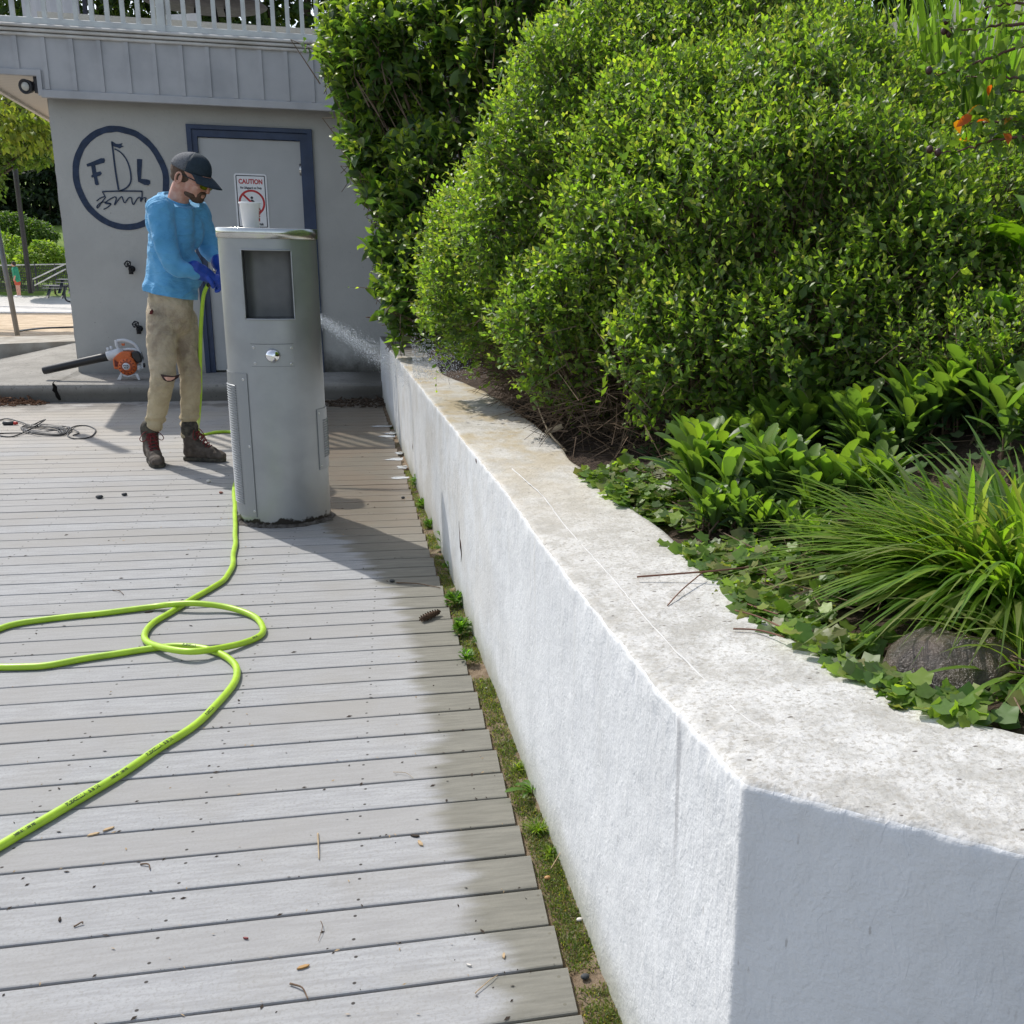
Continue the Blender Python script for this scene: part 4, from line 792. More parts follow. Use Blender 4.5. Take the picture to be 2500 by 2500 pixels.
# pine cone
p0, p1 = G(1028, 1511, .016), G(1074, 1492, .016); t = thing('pine_cone', (p0 + p1) / 2 * (1, 1, 0), 'small brown pine cone lying on the deck near the wall', 'pine cone')
MCONE = mat('cone_brown', (.085, .05, .03), .8, .3, scale=60); ax = nrm(p1 - p0); L = np.linalg.norm(p1 - p0); b = MB().tube([p0 + (p1 - p0) * k / 6 for k in range(7)], [.006, .011, .013, .012, .011, .009, .004], 8); b.build('core', MCONE, t, True)
b = MB(); u = np.cross(ax, (0, 0, 1.)); u /= np.linalg.norm(u); w = np.cross(ax, u)
for k in range(90):
    s_ = k / 90; a = k * 2.4; rr = .013 * math.sin(math.pi * (.12 + .82 * s_)) + .003; dd_ = u * math.cos(a) + w * math.sin(a); c = p0 + ax * L * s_ + dd_ * rr * .7; e = dd_ * .8 - ax * .5; e = e / np.linalg.norm(e); sd_ = np.cross(e, ax); sd_ /= np.linalg.norm(sd_); b.raw([c - sd_ * .002, c + sd_ * .002, c + e * .006 + sd_ * .0035, c + e * .0075, c + e * .006 - sd_ * .0035, c + ax * .002 + e * .003], [(0,1,2,3,4), (0,4,5), (4,3,5), (3,2,5), (2,1,5), (1,0,5)])
b.build('scales', MCONE, t)
# crumbs and needles nobody could count
b = MB()
for k in range(900):
    u_ = random.random(); y = 1.2 * (8.2 / 1.2) ** u_; x = random.uniform(-4.2 if y > 3 else -1.6, edgex(y) - .02)
    if random.random() < .45: y = Y0 + round((y - Y0) / PITCH) * PITCH + random.uniform(-.006, .008)
    s_ = random.uniform(.0012, .004) * (1 + y * .12); a = random.uniform(0, 3.14); el__ = random.uniform(.6, 2.2); dx_, dy_ = math.cos(a) * s_ * el__, math.sin(a) * s_ * el__
    b.raw([(x-dx_, y-dy_, .001), (x+dy_*.4, y-dx_*.4, .001), (x+dx_, y+dy_, .0015), (x-dy_*.4, y+dx_*.4, .003)], [(0,1,2),(0,2,3),(0,3,1),(1,3,2)])
tag(b.build('debris', MCH2), 'scattered dark crumbs of bark on the grey deck boards', kind='stuff')
b = MB()
for k in range(260):
    u_ = random.random(); y = 1.2 * (8.2 / 1.2) ** u_; x = random.uniform(-3.5 if y > 3 else -1.4, wallx(y) - .02); z = .002 if x < edgex(y) else -.004; y = y if random.random() < .4 else Y0 + round((y - Y0) / PITCH) * PITCH + random.uniform(-.005, .007)
    s_ = random.uniform(.0015, .0038) * (1 + y * .05); a = random.uniform(0, 3.14); dx_, dy_ = math.cos(a) * s_ * 1.6, math.sin(a) * s_ * 1.6
    b.raw([(x-dx_, y-dy_, z), (x+dy_*.3, y-dx_*.3, z), (x+dx_, y+dy_, z+.001), (x-dy_*.3, y+dx_*.3, z+.002)], [(0,1,2),(0,2,3),(0,3,1),(1,3,2)])
tag(b.build('debris', MCHIP), 'scattered pale wood crumbs on the grey deck boards', kind='stuff')
# heaps of dead bark and leaves against the step
def heap(name, cx, cy, rx, ry, hh, n_, m, lab):
    b = MB()
    for k in range(n_):
        a = random.uniform(0, 6.28); q = math.sqrt(random.random()); x, y = cx + rx * q * math.cos(a), min(cy + ry * q * math.sin(a), YS - .02); z = hh * (1 - q) ** .7 * random.random() + .004; L = random.uniform(.012, .05); d_ = nrm(np.array((random.gauss(0, 1), random.gauss(0, .5), random.gauss(0, .3)))) * L; b.tube([(x, y, z), (x + d_[0], y + d_[1], max(.004, z + d_[2]))], random.uniform(.002, .007), 4)
    tag(b.build(name, m), lab, kind='stuff')
heap('leaf_litter', -3.35, 9.36, .42, .14, .07, 420, mat('litter_brown', (.16, .085, .05), .9, .2, scale=30), 'heap of brown bark litter against the concrete step at left')
heap('leaf_litter', -.25, 9.2, .5, .24, .03, 380, mat('litter_dark', (.07, .05, .035), .9, .2, scale=30), 'dark wet litter at the step near the far wall end')

# ------------------------------------------------------------------ hose
def r4(x, y): return (x / 2.415, 1350 + y / 2.415)
HR = .0118
pts = []
for q, z in (((575,1180),0),((573,1230),0),((575,1290),0),((572,1340),0)): pts.append(G(*q, HR))
for x, y, z in [(1375,60,0),(1330,150,0),(1250,205,0),(1130,272,0),(1010,345,0),(900,415,0),(858,480,.001),(885,532,.006),(1000,566,.018),(1150,580,.022),(1300,562,.012),(1450,525,.002),(1540,480,0),(1548,430,0),(1490,372,0),(1350,322,.010),(1150,298,.023),(1000,303,.016),(900,316,.004),(600,355,0),(300,388,0),(100,418,0),(-60,470,0),(-260,560,0),(-230,650,0),(-80,672,0),(150,673,0),(300,662,0),(500,622,0),(700,592,0),(900,562,0),(1050,548,0),(1200,562,0),(1310,596,0),(1380,648,0),(1395,705,0),(1362,790,0),(1270,905,0),(1150,1012,0),(950,1142,0),(700,1312,0),(400,1492,0),(200,1612,0),(0,1728,0),(-300,1890,0),(-700,2100,0)]: pts.append(G(*r4(x, y), HR + z))
# the start: from the gloved hand down to the deck, behind the pillar, out again on its left
hand = FY(508, 695, 6.8)
st_ = [hand, FY(497, 722, 6.82), FY(491, 790, 6.86), FY(489, 880, 6.9), FY(489, 960, 6.95), FY(485, 1020, 7.1), FY(483, 1046, 7.45) , G(492, 1062, HR), G(530, 1055, HR), G(575, 1056, HR), G(640, 1075, HR), G(650, 1110, HR), G(610, 1150, HR)]
HP = [np.array(p) + np.array((noise.noise(Vector(p) * 5) * .006, noise.noise(Vector(p) * 5 + Vector((9, 0, 0))) * .006, 0)) * min(1, max(0, (i - 130) / 20)) for i, p in enumerate(spline(st_ + pts, 10))]
MHOSE = mat('lime_hose', (.40, .62, .035), .38, .45, scale=14, var=.1, c2=(.33, .52, .03)); hose = thing('garden_hose', G(575, 1290), 'lime green garden hose looping across the grey deck to the worker', 'hose')
MB().tube(HP, HR, 12).build('hose', MHOSE, hose, True)
cl_ = np.concatenate([[0], np.cumsum(np.linalg.norm(np.diff(np.array(HP), axis=0), axis=1))]); HPa = np.array(HP)
def hosetext(s, px, py, size, flip=False, ang0=35):
    p = G(px, py, HR); i = int(np.argmin(np.linalg.norm(HPa[150:] - p, axis=1))) + 150; s0 = cl_[i]; V, Fc = text(s, size, .0006); out = []
    for v in V:
        u_ = s0 + (v[0] if flip else -v[0]); q = np.array([np.interp(u_, cl_, HPa[:, k]) for k in range(3)]); q2 = np.array([np.interp(u_ + .01, cl_, HPa[:, k]) for k in range(3)]); t_ = nrm(q2 - q); sd_ = np.cross((0, 0, 1.), t_); sd_ = nrm(sd_); up_ = np.cross(t_, sd_)
        a = v[1] / HR * (1 if flip else -1) ; tl_ = R(ang0) * (1 if sd_[1] < 0 else -1); out.append(q + (sd_ * math.sin(tl_ + a) + up_ * math.cos(tl_ + a)) * (HR + .0003))
    add('lettering', out, Fc, MINKG, hose)
MINKG = mat('faded_ink', (.05, .085, .02), .6)
for q in ((195, 1950), (385, 1832)): hosetext('FLEXZILLA  5/8 IN', *q, .0135)
for q in ((70, 2035), (285, 1892)): hosetext('NSF-51  150 PSI', *q, .009)
hosetext('FLEXZILLA', 460, 1584, .0115, True); hosetext('5/8 IN', 620, 1560, .009, True); hosetext('FLEXZILLA', 510, 1740, .011)

# ------------------------------------------------------------------ extension cord in an untidy coil
def z2(x, y, z=.006): return G(x / 3.22, 940 + y / 3.22, z)
MCORD = mat('black_rubber', (.016, .017, .022), .45); cord = thing('extension_cord', z2(300, 380, 0), 'black extension cord in a loose coil on the deck at left', 'cord')
P = [z2(-60, 285), z2(0, 275), z2(60, 265, .01), z2(160, 290, .012), z2(260, 320, .02)]
for k in range(7):
    e = 1 - k * .05; o1, o2 = random.uniform(-12, 12), random.uniform(-14, 14)
    P += [z2(470 + o1, 330 + o2, .02), z2(560 - k * 18, 350 + o2, .014), z2(480 + o1, 385 + o2 * .5, .01), z2(300 + o1, 370 + o2, .016), z2(165 + k * 6, 345 + o2 * .6, .012), z2(250 + o1, 318 + o2, .02)]
P += [z2(355, 270, .045), z2(300, 310, .035), z2(180, 375, .012), z2(90, 405, .007), z2(-10, 395), z2(20, 378), z2(250, 372, .012), z2(520, 345, .014), z2(600, 322), z2(690, 320), z2(752, 355), z2(715, 405), z2(640, 420), z2(560, 415), z2(530, 385, .01), z2(570, 350, .014), z2(620, 375, .008), z2(575, 395)]
MB().tube(spline(P, 7), .0048, 6).build('cable', MCORD, cord, True)
a, c_ = z2(22, 300, .014), z2(110, 300, .014); MB().tube([a, a + (c_ - a) * .1, a + (c_ - a) * .85, c_], [.010, .016, .015, .008], 10).build('socket', MCORD, cord, True)
e = z2(112, 300, .014); MB().tube([e, e + (c_ - a) * .3], [.014, .010], 10).build('red_collar', mat('red_plastic', (.5, .03, .02), .45), cord, True)
P = [FY(x, y, 0 + YY) for x, y, YY in ((34, 768, 21), (60, 762, 22), (95, 757, 23), (130, 755, 23.5), (175, 753, 24), (240, 750, 25))]
tag(MB().tube(spline([p * (1, 1, 0) + (0, 0, beachz(p[1]) + .02) for p in P], 6), .018, 5).build('power_cable', MCORD, None, origin=P[0]), 'thin dark cable lying across the pale beach path', 'cable')

# ------------------------------------------------------------------ leaf blower
YL = 9.72; zfoot = FY(335, 925, YL)[2]
def lb(x, y, Y=YL): p = FY(x / 6.0375 + 80, y / 6.0375 + 780, Y); return p + np.array((0, 0, ZS + .004 - FY(292, 926, YL)[2]))
t = thing('leaf_blower', lb(1400, 880), 'orange and white petrol leaf blower with long black tube on the slab', 'leaf blower')
MOR = mat('orange_plastic', (.62, .13, .025), .4, scale=20, var=.1); MGW = mat('pale_grey_plastic', (.62, .63, .66), .4, scale=20, var=.05); MRD = mat('dark_red_vents', (.16, .02, .012), .6)
a, c_ = lb(155, 752), lb(1110, 538); MB().tube([a, a + (c_ - a) * .02, a + (c_ - a) * .9, c_], [.030, .034, .036, .04], 20, False).build('blower_tube', MBLACK, t, True)
a2 = lb(1240, 500); b = MB().tube([c_ - (c_ - a) * .005, c_ + (a2 - c_) * .15, a2, lb(1330, 520)], [.043, .043, .045, .055], 20); 
for x, y in ((1110, 460), (1160, 440)): b.tube([lb(x, y), lb(x, y) + (0, 0, .03)], .012, 8)
b.build('tube_connector', MGW, t, True)
o = MB().prism([lb(x, y, YL - .06) for x, y in ((1175,575),(1230,520),(1290,470),(1370,468),(1445,480),(1445,550),(1490,590),(1508,690),(1490,750),(1440,792),(1360,785),(1285,735),(1195,730),(1180,660))], (0, 1, 0), .15).build('orange_housing', MOR, t); bev(o, .012, 3)
c = lb(1392, 690, YL - .062); MB().lathe([(0, .022), (.03, .022), (.062, .016), (.075, .004), (.078, -.01)], c, 32, (0, -1, 0)).build('starter_cover', MOR, t, True)
b = MB()
for k in range(26):
    aa = k * 2 * math.pi / 26
    for r0, r1 in ((.036, .048), (.052, .067)):
        if r0 > .05 and k % 2: continue
        h0 = .0225 - (r0 - .03) * .18 + .002; q = [(r0, aa - .07), (r1, aa - .07), (r1, aa + .07), (r0, aa + .07)]; b.raw([c + np.array((r * math.cos(g), -h0 - (.0 if r < .06 else -.004), r * math.sin(g))) for r, g in q], [(0, 1, 2, 3)])
for k in range(5): b.prism([lb(1200 + k * 14, 590 + k * 10, YL - .062), lb(1212 + k * 14, 590 + k * 10, YL - .062), lb(1225 + k * 8, 690, YL - .062), lb(1214 + k * 8, 690, YL - .062)], (0, -1, 0), .003)
b.build('vent_slots', MRD, t)
c2 = lb(1375, 688, YL - .085); MB().lathe([(0, .004), (.029, .004), (.031, 0)], c2, 24, (0, -1, 0)).build('round_label', MGW, t, True)
for s_, dz, sz in (('STIHL', .006, .019), ('BG 50', -.012, .014)):
    V, Fc = text(s_, sz, .0008); add('lettering', np.stack([V[:, 0] + c2[0], np.full(len(V), c2[1] - .005), V[:, 1] + c2[2] + dz], 1), Fc, MINK, t)
b = MB(); b.tube(spline([lb(*q) for q in ((1245,310),(1330,300),(1410,318),(1480,350),(1540,410),(1575,500),(1605,620),(1618,720))], 5), .014, 10); b.tube(spline([lb(*q) for q in ((1232,300),(1240,370),(1270,430),(1320,460))], 4), [.016]*6 + [.014]*7, 10); b.tube([lb(1300, 455), lb(1400, 432), lb(1500, 435), lb(1560, 470)], .013, 8)
o = b.build('handle', MGW, t, True); MB().prism([lb(x, y, YL - .008) for x, y in ((1300,352),(1350,350),(1352,382),(1318,385))], (0, 1, 0), .016).build('trigger', MOR, t)
b = MB().prism([lb(x, y, YL - .05) for x, y in ((1450,478),(1530,460),(1575,500),(1602,580),(1598,635),(1520,638),(1480,590),(1452,550))], (0, 1, 0), .10); bev(b.build('engine_cover', MBLACK, t), .014, 3)
MB().ell(lb(1565, 705), (.028, .05, .034), None, 20, 12).build('fuel_tank', MGW, t, True); MB().tube([lb(1635, 640), lb(1640, 700)], .012, 8).build('fuel_cap', MBLACK, t, True)
MB().ell(lb(1400, 700, YL + .04), (.062, .05, .062), None, 20, 12).build('fan_case', MGW, t, True)
for dy in (-.055, .055):
    for q in (((1300,770),(1242,882),(1300,885),(1318,800)), ((1505,800),(1552,888),(1580,885),(1548,795))): MB().prism([lb(x, y, YL + dy - .01) for x, y in q], (0, 1, 0), .02).build('foot', MGW, t)
    MB().tube([lb(1290, 800, YL + dy), lb(1400, 840, YL + dy), lb(1530, 800, YL + dy)], .008, 6).build('base_bar', MGW, t, True)

# ------------------------------------------------------------------ the worker
def remesh(b, voxel, sm=6, wrinkle=None):
    me = tomesh('tmp', b.V, b.F, None); o = bpy.data.objects.new('tmp', me); sc.collection.objects.link(o)
    m = o.modifiers.new('r', 'REMESH'); m.mode = 'VOXEL'; m.voxel_size = voxel; m2 = o.modifiers.new('s', 'SMOOTH'); m2.iterations = sm; m2.factor = .6
    dg = bpy.context.evaluated_depsgraph_get(); me2 = bpy.data.meshes.new_from_object(o.evaluated_get(dg))
    V = np.array([v.co[:] for v in me2.vertices]); Fc = [tuple(p.vertices) for p in me2.polygons]; N = np.array([v.normal[:] for v in me2.vertices])
    bpy.data.objects.remove(o); bpy.data.meshes.remove(me); bpy.data.meshes.remove(me2)
    if wrinkle: V = V + N * np.array([wrinkle(Vector(v)) for v in V])[:, None]
    return V, Fc
def limb(b, P, rr, flat=None, n=14, m=5):             # tapering limb along joints, optional flattening (ratio, axis)
    Q = spline(P, m); k = np.linspace(0, len(rr) - 1, len(Q)); rad = np.interp(k, range(len(rr)), rr); a0 = len(b.V); b.tube(Q, rad, n)
    if flat:
        ax = nrm(np.array(flat[1], float)); V = np.array(b.V[a0:]); C_ = np.repeat(np.array(Q), n, axis=0); D_ = V - C_; D_ = D_ - ax * (D_ @ ax)[:, None] * (1 - flat[0]); b.V[a0:] = [tuple(v) for v in C_ + D_]
    b.ell(Q[0], (rad[0],) * 3, None, 12, 8); b.ell(Q[-1], (rad[-1],) * 3, None, 12, 8)
YM = 6.9
def J(px, py, dy=0.0): return FY(px, py, YM + dy)
man = thing('person', (J(440, 1125)[0], YM, 0), 'man in bright blue long sleeved shirt, grey cap and khaki trousers bending over a hose', 'person')
hips = J(416, 745, 0); rh, lh = J(397, 775, -.05), J(445, 778, .06); rk, lk_ = J(397, 916, -.13), J(465, 916, .01); ra, la = J(373, 1050, .0), J(463, 1062, .02)
rs, ls = J(386, 512, -.13), J(484, 520, .12); chest = J(424, 575, .01); ub = J(428, 505, .0); nk0, nk1 = J(428, 492, .01), J(444, 455, .0)
re_, rw_ = J(424, 646, -.20), J(490, 664, -.16); le_, lw_ = J(512, 610, .16), J(541, 650, .02)
side_ = np.array((-.62, -.78, 0)); fwd_ = np.array((.78, -.62, 0))
hc = J(467, 434, 0)                                   # middle of the head
# head frame: faces right and down, turned slightly to the camera
hyaw, hpit, hrol = R(-22), R(23), R(0)
fx = np.array((math.cos(hyaw) * math.cos(hpit), math.sin(hyaw) * math.cos(hpit), -math.sin(hpit))); ly = np.array((-math.sin(hyaw), math.cos(hyaw), 0)); uz = np.cross(fx, ly)
HRt = np.stack([fx, ly, uz], 1); HS = 1.18
def hp(x, y, z): return hc + HRt @ (np.array((x, y, z)) * HS)
b = MB()
def hell(x, y, z, a, c, d): b.ell(hp(x, y, z), (a*HS, c*HS, d*HS), HRt, 18, 12)
hell(-.012, 0, .03, .098, .076, .082); hell(.03, 0, -.03, .058, .062, .07); hell(.046, 0, -.078, .036, .042, .026); hell(.045, 0, .02, .052, .064, .05); hell(0, 0, -.055, .055, .055, .045)
b.tube([hp(.088, 0, .012), hp(.106, 0, -.018), hp(.112, 0, -.030)], [.009, .013, .010], 10); b.ell(hp(.106, 0, -.034), (.012, .016, .009), HRt); hell(.088, 0, .022, .014, .048, .008)
hell(.083, 0, -.060, .012, .022, .006); hell(.081, 0, -.072, .012, .020, .0065)
for s_ in (-1, 1): hell(.065, s_ * .035, -.022, .022, .022, .018)
limb(b, [nk0 + (0, 0, -.05), nk1, hp(-.015, 0, -.03)], [.066, .056, .060])
for P_, r_ in (([ub + (0, 0, -.03), chest, hips + (0, 0, .05), hips], [.07, .095, .085, .085]), ([rs, re_, rw_], [.042, .032, .024]), ([ls, le_, lw_], [.042, .032, .024]), ([rh + (.02, 0, 0), rk, ra], [.06, .042, .034]), ([lh, lk_, la], [.06, .042, .034])): limb(b, P_, r_)
limb(b, [rs, ub + (0, 0, -.02), ls], [.035, .045, .035]); pass
n = NT('skin'); c = n.mix(n.ramp(n.noise(28, 5), .35, .7), (.60, .34, .25), (.50, .23, .16)); n.base(c, .5, .4); n.b.inputs['Subsurface Weight'].default_value = .06; n.b.inputs['Subsurface Radius'].default_value = (.01, .004, .002); MSKIN = n.m
V, Fc = remesh(b, .006, 3); body = add('body', V, Fc, MSKIN, man, True)
b = MB()
for s_ in (-1,):
    pass
for s_ in (-1, 1):                                    # ears as folded rims
    c = hp(-.012, s_ * .074, -.012); P = [c + HRt @ (np.array((.014 * math.cos(t_) - .004, s_ * (.006 + .007 * (1 - math.cos(t_)) / 2), .028 * math.sin(t_)))) * HS for t_ in np.linspace(-1.7, 4.2, 16)]
    b.tube(P, [.004] + [.0055] * 14 + [.004], 8); b.ell(c, (.012, .005, .022), HRt, 10, 8)
b.build('ear', MSKIN, man, True)
MHAIR = mat('brown_hair', (.10, .062, .040), .75, .3, scale=90, c2=(.09, .055, .035), bump=.8, bscale=200, bdist=.003)
b = MB(); hell = lambda x, y, z, a, c, d: b.ell(hp(x, y, z), (a*HS, c*HS, d*HS), HRt, 18, 12)
hell(-.022, 0, .02, .093, .0785, .076); hell(-.050, 0, -.02, .054, .062, .040)
V, Fc = remesh(b, .006, 2); add('hair', V, Fc, MHAIR, man, True)
b = MB(); hell(.058, 0, -.088, .030, .040, .022); hell(.084, 0, -.0465, .014, .028, .008); hell(.078, 0, -.083, .018, .026, .018)
for s_ in (-1, 1): hell(.036, s_ * .040, -.074, .032, .018, .016); hell(.080, s_ * .022, -.062, .010, .010, .016)
V, Fc = remesh(b, .005, 3, lambda v: .0015 * noise.noise(v * 160)); add('beard', V, Fc, MHAIR, man, True)
# sunglasses
MSG = mat('black_frames', (.012, .012, .012), .25); ML1 = mat('mirror_lens', (.55, .50, .04), .08, metal=.8, var=.2, c2=(.12, .25, .05))
sg = MB(); 
for s_ in (-1, 1): sg.tube(spline([hp(-.02, s_ * .080, .012), hp(.04, s_ * .078, .010), hp(.078, s_ * .066, .008), hp(.092, s_ * .052, .006)], 4), .0042, 6)
sg.tube([hp(.092, -.052, .012), hp(.105, -.02, .014), hp(.107, 0, .012), hp(.105, .02, .014), hp(.092, .052, .012)], .003, 6)
sgo = sg.build('sunglasses', MSG, man, True)
for s_ in (-1, 1):
    b = MB(); V = []
    for j in range(5):
        for i in range(9):
            u_ = i / 8 * 2 - 1; v_ = j / 4 * 2 - 1; y = .031 + u_ * .029; V.append(hp(.105 - (.031 + u_ * .026) ** 2 * 3.6, s_ * y, .000 + v_ * .023 * (1 - .35 * u_ * u_)))
    b.raw(V, [(j*9+i, j*9+i+1, (j+1)*9+i+1, (j+1)*9+i) for j in range(4) for i in range(8)]); b.build('lens', ML1, sgo, True)
# cap
n = NT('cap_cloth'); X = n.xyz(); n.base(n.mix(n.ramp(n.noise(140, 2), .4, .6), (.10, .105, .115), (.15, .155, .165)), .85, .2); n.bump(n.noise(400, 2), .5, .001); MCAPG = n.m
MCAPD = mat('dark_cap_cloth', (.028, .042, .055), .8, .2, scale=60, bump=.4, bscale=300, bdist=.001)
cap = MB(); V = []; nu, nv = 36, 12; cb_ = (-.012, 0, .034)
def dome(a, t): return hp(cb_[0] + (.104 - .0 * math.cos(a)) * math.cos(a) * math.cos(t), .085 * math.sin(a) * math.cos(t), cb_[2] - .002 - .012 * math.cos(a) * 0 + .096 * math.sin(t) ** .9 + .018 * math.cos(a) * math.cos(t) * math.sin(t))
for j in range(nv + 1):
    for i in range(nu): V.append(dome(2 * math.pi * i / nu, max(1e-4, math.pi / 2 * j / nv)))
def domepart(name, m, sel):
    Fc = [(j*nu+i, j*nu+(i+1)%nu, (j+1)*nu+(i+1)%nu, (j+1)*nu+i) for j in range(nv) for i in range(nu) if sel((i + .5) / nu * 360)]; o = MB().raw(V, Fc).build(name, m, par_, True); s_ = o.modifiers.new('s', 'SOLIDIFY'); s_.thickness = .003; return o
par_ = man; capo = domepart('cap', MCAPG, lambda a: 75 < a < 285); par_ = capo; domepart('front_panel', MCAPD, lambda a: not (75 < a < 285))
b = MB(); V2 = []
for j in range(8):
    for i in range(17):
        a = R(-62 + 124 * i / 16); t_ = j / 7; x = cb_[0] + .104 * math.cos(a) + t_ * .078 * math.cos(a) ** .8; y = .085 * math.sin(a) * (1 + .02 * t_); V2.append(hp(x, y, .035 - .016 * t_ - .22 * abs(y) ** 1.3 * t_ - .012 * t_ * t_))
Fc2 = [(j*17+i, j*17+i+1, (j+1)*17+i+1, (j+1)*17+i) for j in range(7) for i in range(16)]; o = b.raw(V2, Fc2).build('brim', MCAPD, capo, True); m_ = o.modifiers.new('s', 'SOLIDIFY'); m_.thickness = .004
MB().ell(dome(0, math.pi / 2), (.007, .007, .004)).build('button', MCAPD, capo, True)
# shirt
n = NT('blue_shirt'); c = n.mix(n.ramp(n.noise(7, 4), .35, .7), (.115, .37, .62), (.085, .31, .55)); n.base(c, .75, .25); n.b.inputs['Sheen Weight'].default_value = .15
wv = n.noise(5, 4, .55, (1, 1, 2.2), 1.6); n.bump(n.math('ADD', wv, n.math('MULTIPLY', n.noise(260, 2), .04)), .7, .03); MSH = n.m
b = MB(); hem = J(418, 722, 0)
limb(b, [ub + (0, 0, .01), J(421, 560, 0), J(415, 640, .0), J(414, 700, 0), hem], [.118, .148, .150, .155, .163], (.80, side_), 20)
b.ell(J(402, 545, -.03), (.11, .11, .15)); b.ell(J(452, 560, .06), (.115, .10, .14)); b.ell(J(455, 660, .0), (.10, .11, .14))
limb(b, [rs + (.01, 0, .0), J(402, 580, -.18), re_, J(458, 660, -.19), rw_ + (-.005, 0, 0)], [.084, .072, .062, .052, .041]); limb(b, [ls, J(500, 570, .17), le_, J(530, 634, .08), lw_], [.078, .066, .058, .047, .040])
limb(b, [rs + (.01, 0, .01), ub + (0, 0, .015), ls + (0, 0, .01)], [.074, .078, .072]); limb(b, [ub + (0, 0, 0), nk0 + (.006, 0, .006)], [.10, .070])
def wrs(v): return .030 * (noise.noise(Vector((v.x * 7 + v.z * 5, v.y * 7, v.z * 4 - v.x * 6))) ** 2 - .1) + .0045 * noise.noise(v * 21) + .005 * noise.noise(Vector((v.x * 22 + v.z * 26, v.y * 22, v.z * 14 - v.x * 14)))
V, Fc = remesh(b, .008, 10, wrs)
ze = hem[2] + .0; Vn = []
for v in V:                                            # cut the hem into a gentle tail curve
    lim = ze + .005 - .20 * (v[0] - hem[0])
    rel = v - nk0; lim2 = nk0[2] + .016 - .50 * float(rel @ fwd_)
    if math.hypot(rel[0], rel[1]) < .135 and v[2] > lim2 and v[2] > nk0[2] - .09: v = np.array((v[0], v[1], lim2))
    Vn.append((v[0], v[1], max(v[2], lim + .004 * noise.noise(Vector((v[0] * 14, v[1] * 14, 0))))))
add('shirt', Vn, Fc, MSH, man, True)
b = MB(); cc = nk0 + (.006, 0, .012); P = [cc + .071 * (math.cos(a) * fwd_ * 1.02 + math.sin(a) * side_ * .98) + np.array((0, 0, -.036 * math.cos(a) + .004)) for a in np.linspace(0, 2*math.pi, 33)]; b.tube(P, .007, 6, False).build('collar', MSH, man, True)
# trousers
n = NT('stained_khaki'); X = n.xyz(); st1 = n.ramp(n.noise(5, 6, .65, (1, 1, .8), .3), .38, .66); c = n.mix(st1, (.50, .42, .30), (.25, .195, .14)); c = n.mix(n.math('MULTIPLY', n.ramp(n.noise(13, 5, .65, (1, 1, .7), .3), .5, .72), .5), c, (.50, .43, .27)); c = n.mix(n.math('MULTIPLY', n.ramp(X[2], .75, .35), .45), c, (.50, .42, .25)); n.base(c, .8, .25)
n.bump(n.math('ADD', n.noise(14, 5, .6, (1, 1, 1.3), 1.5), n.math('MULTIPLY', n.noise(300, 2), .05)), .8, .015); MTR = n.m
b = MB(); limb(b, [J(418, 720, 0), J(416, 748, 0), J(416, 775, .005)], [.135, .148, .145], (.84, side_), 20)
limb(b, [rh, J(395, 840, -.10), rk, J(389, 975, -.08), J(380, 1020, -.03), J(377, 1034, -.02)], [.094, .091, .074, .066, .058, .056]); limb(b, [lh, J(456, 845, .04), lk_, J(464, 985, .02), J(462, 1038, .02), J(462, 1058, .01)], [.092, .086, .067, .059, .053, .052])
def wrt(v): return .008 * (abs(noise.noise(Vector((v.x * 8, v.y * 8, v.z * 13 + v.x * 8)))) - .25) + .0045 * noise.noise(Vector((v.x * 22, v.y * 22, v.z * 30))) + (.007 * math.sin(v.z * 95 + 4 * noise.noise(v * 9)) if v.z < .30 else 0)
V, Fc = remesh(b, .009, 4, wrt)
keep = []; kc = J(405, 921, -.20)
V = np.array(V); TR = add('trousers', V, Fc, MTR, man, True)
b = MB()                                               # the torn knee: skin through a dark edged rip
kn = J(413, 921, -.235); r0 = np.array((.052, 0, 0)); rip = [kn + np.array((x, -.004 + x * x * 9, z)) for x, z in ((-.052, .014), (-.02, .008), (.02, .004), (.054, .012), (.045, -.008), (.02, -.024), (-.01, -.028), (-.035, -.018))]
b.prism(rip, (0, 1, 0), .03); b.build('knee_rip', mat('rip_shadow', (.045, .02, .018), .9), man); rip2 = [kn + np.array((x, -.010 + x * x * 8, z)) for x, z in ((-.030, .002), (-.01, .003), (.018, .0), (.034, .001), (.028, -.010), (.008, -.020), (-.014, -.019))]; MB().prism(rip2, (0, 1, 0), .03).build('knee', MSKIN, man)
P = J(368, 762, -.165); MB().prism([P + np.array((x, 0, z)) for x, z in ((-.010, -.012), (.002, -.014), (.010, .004), (.006, .014), (-.004, .006))], (0, 1, 0), .03).build('stain_patch', mat('dark_red_cloth', (.12, .012, .012), .8), man)
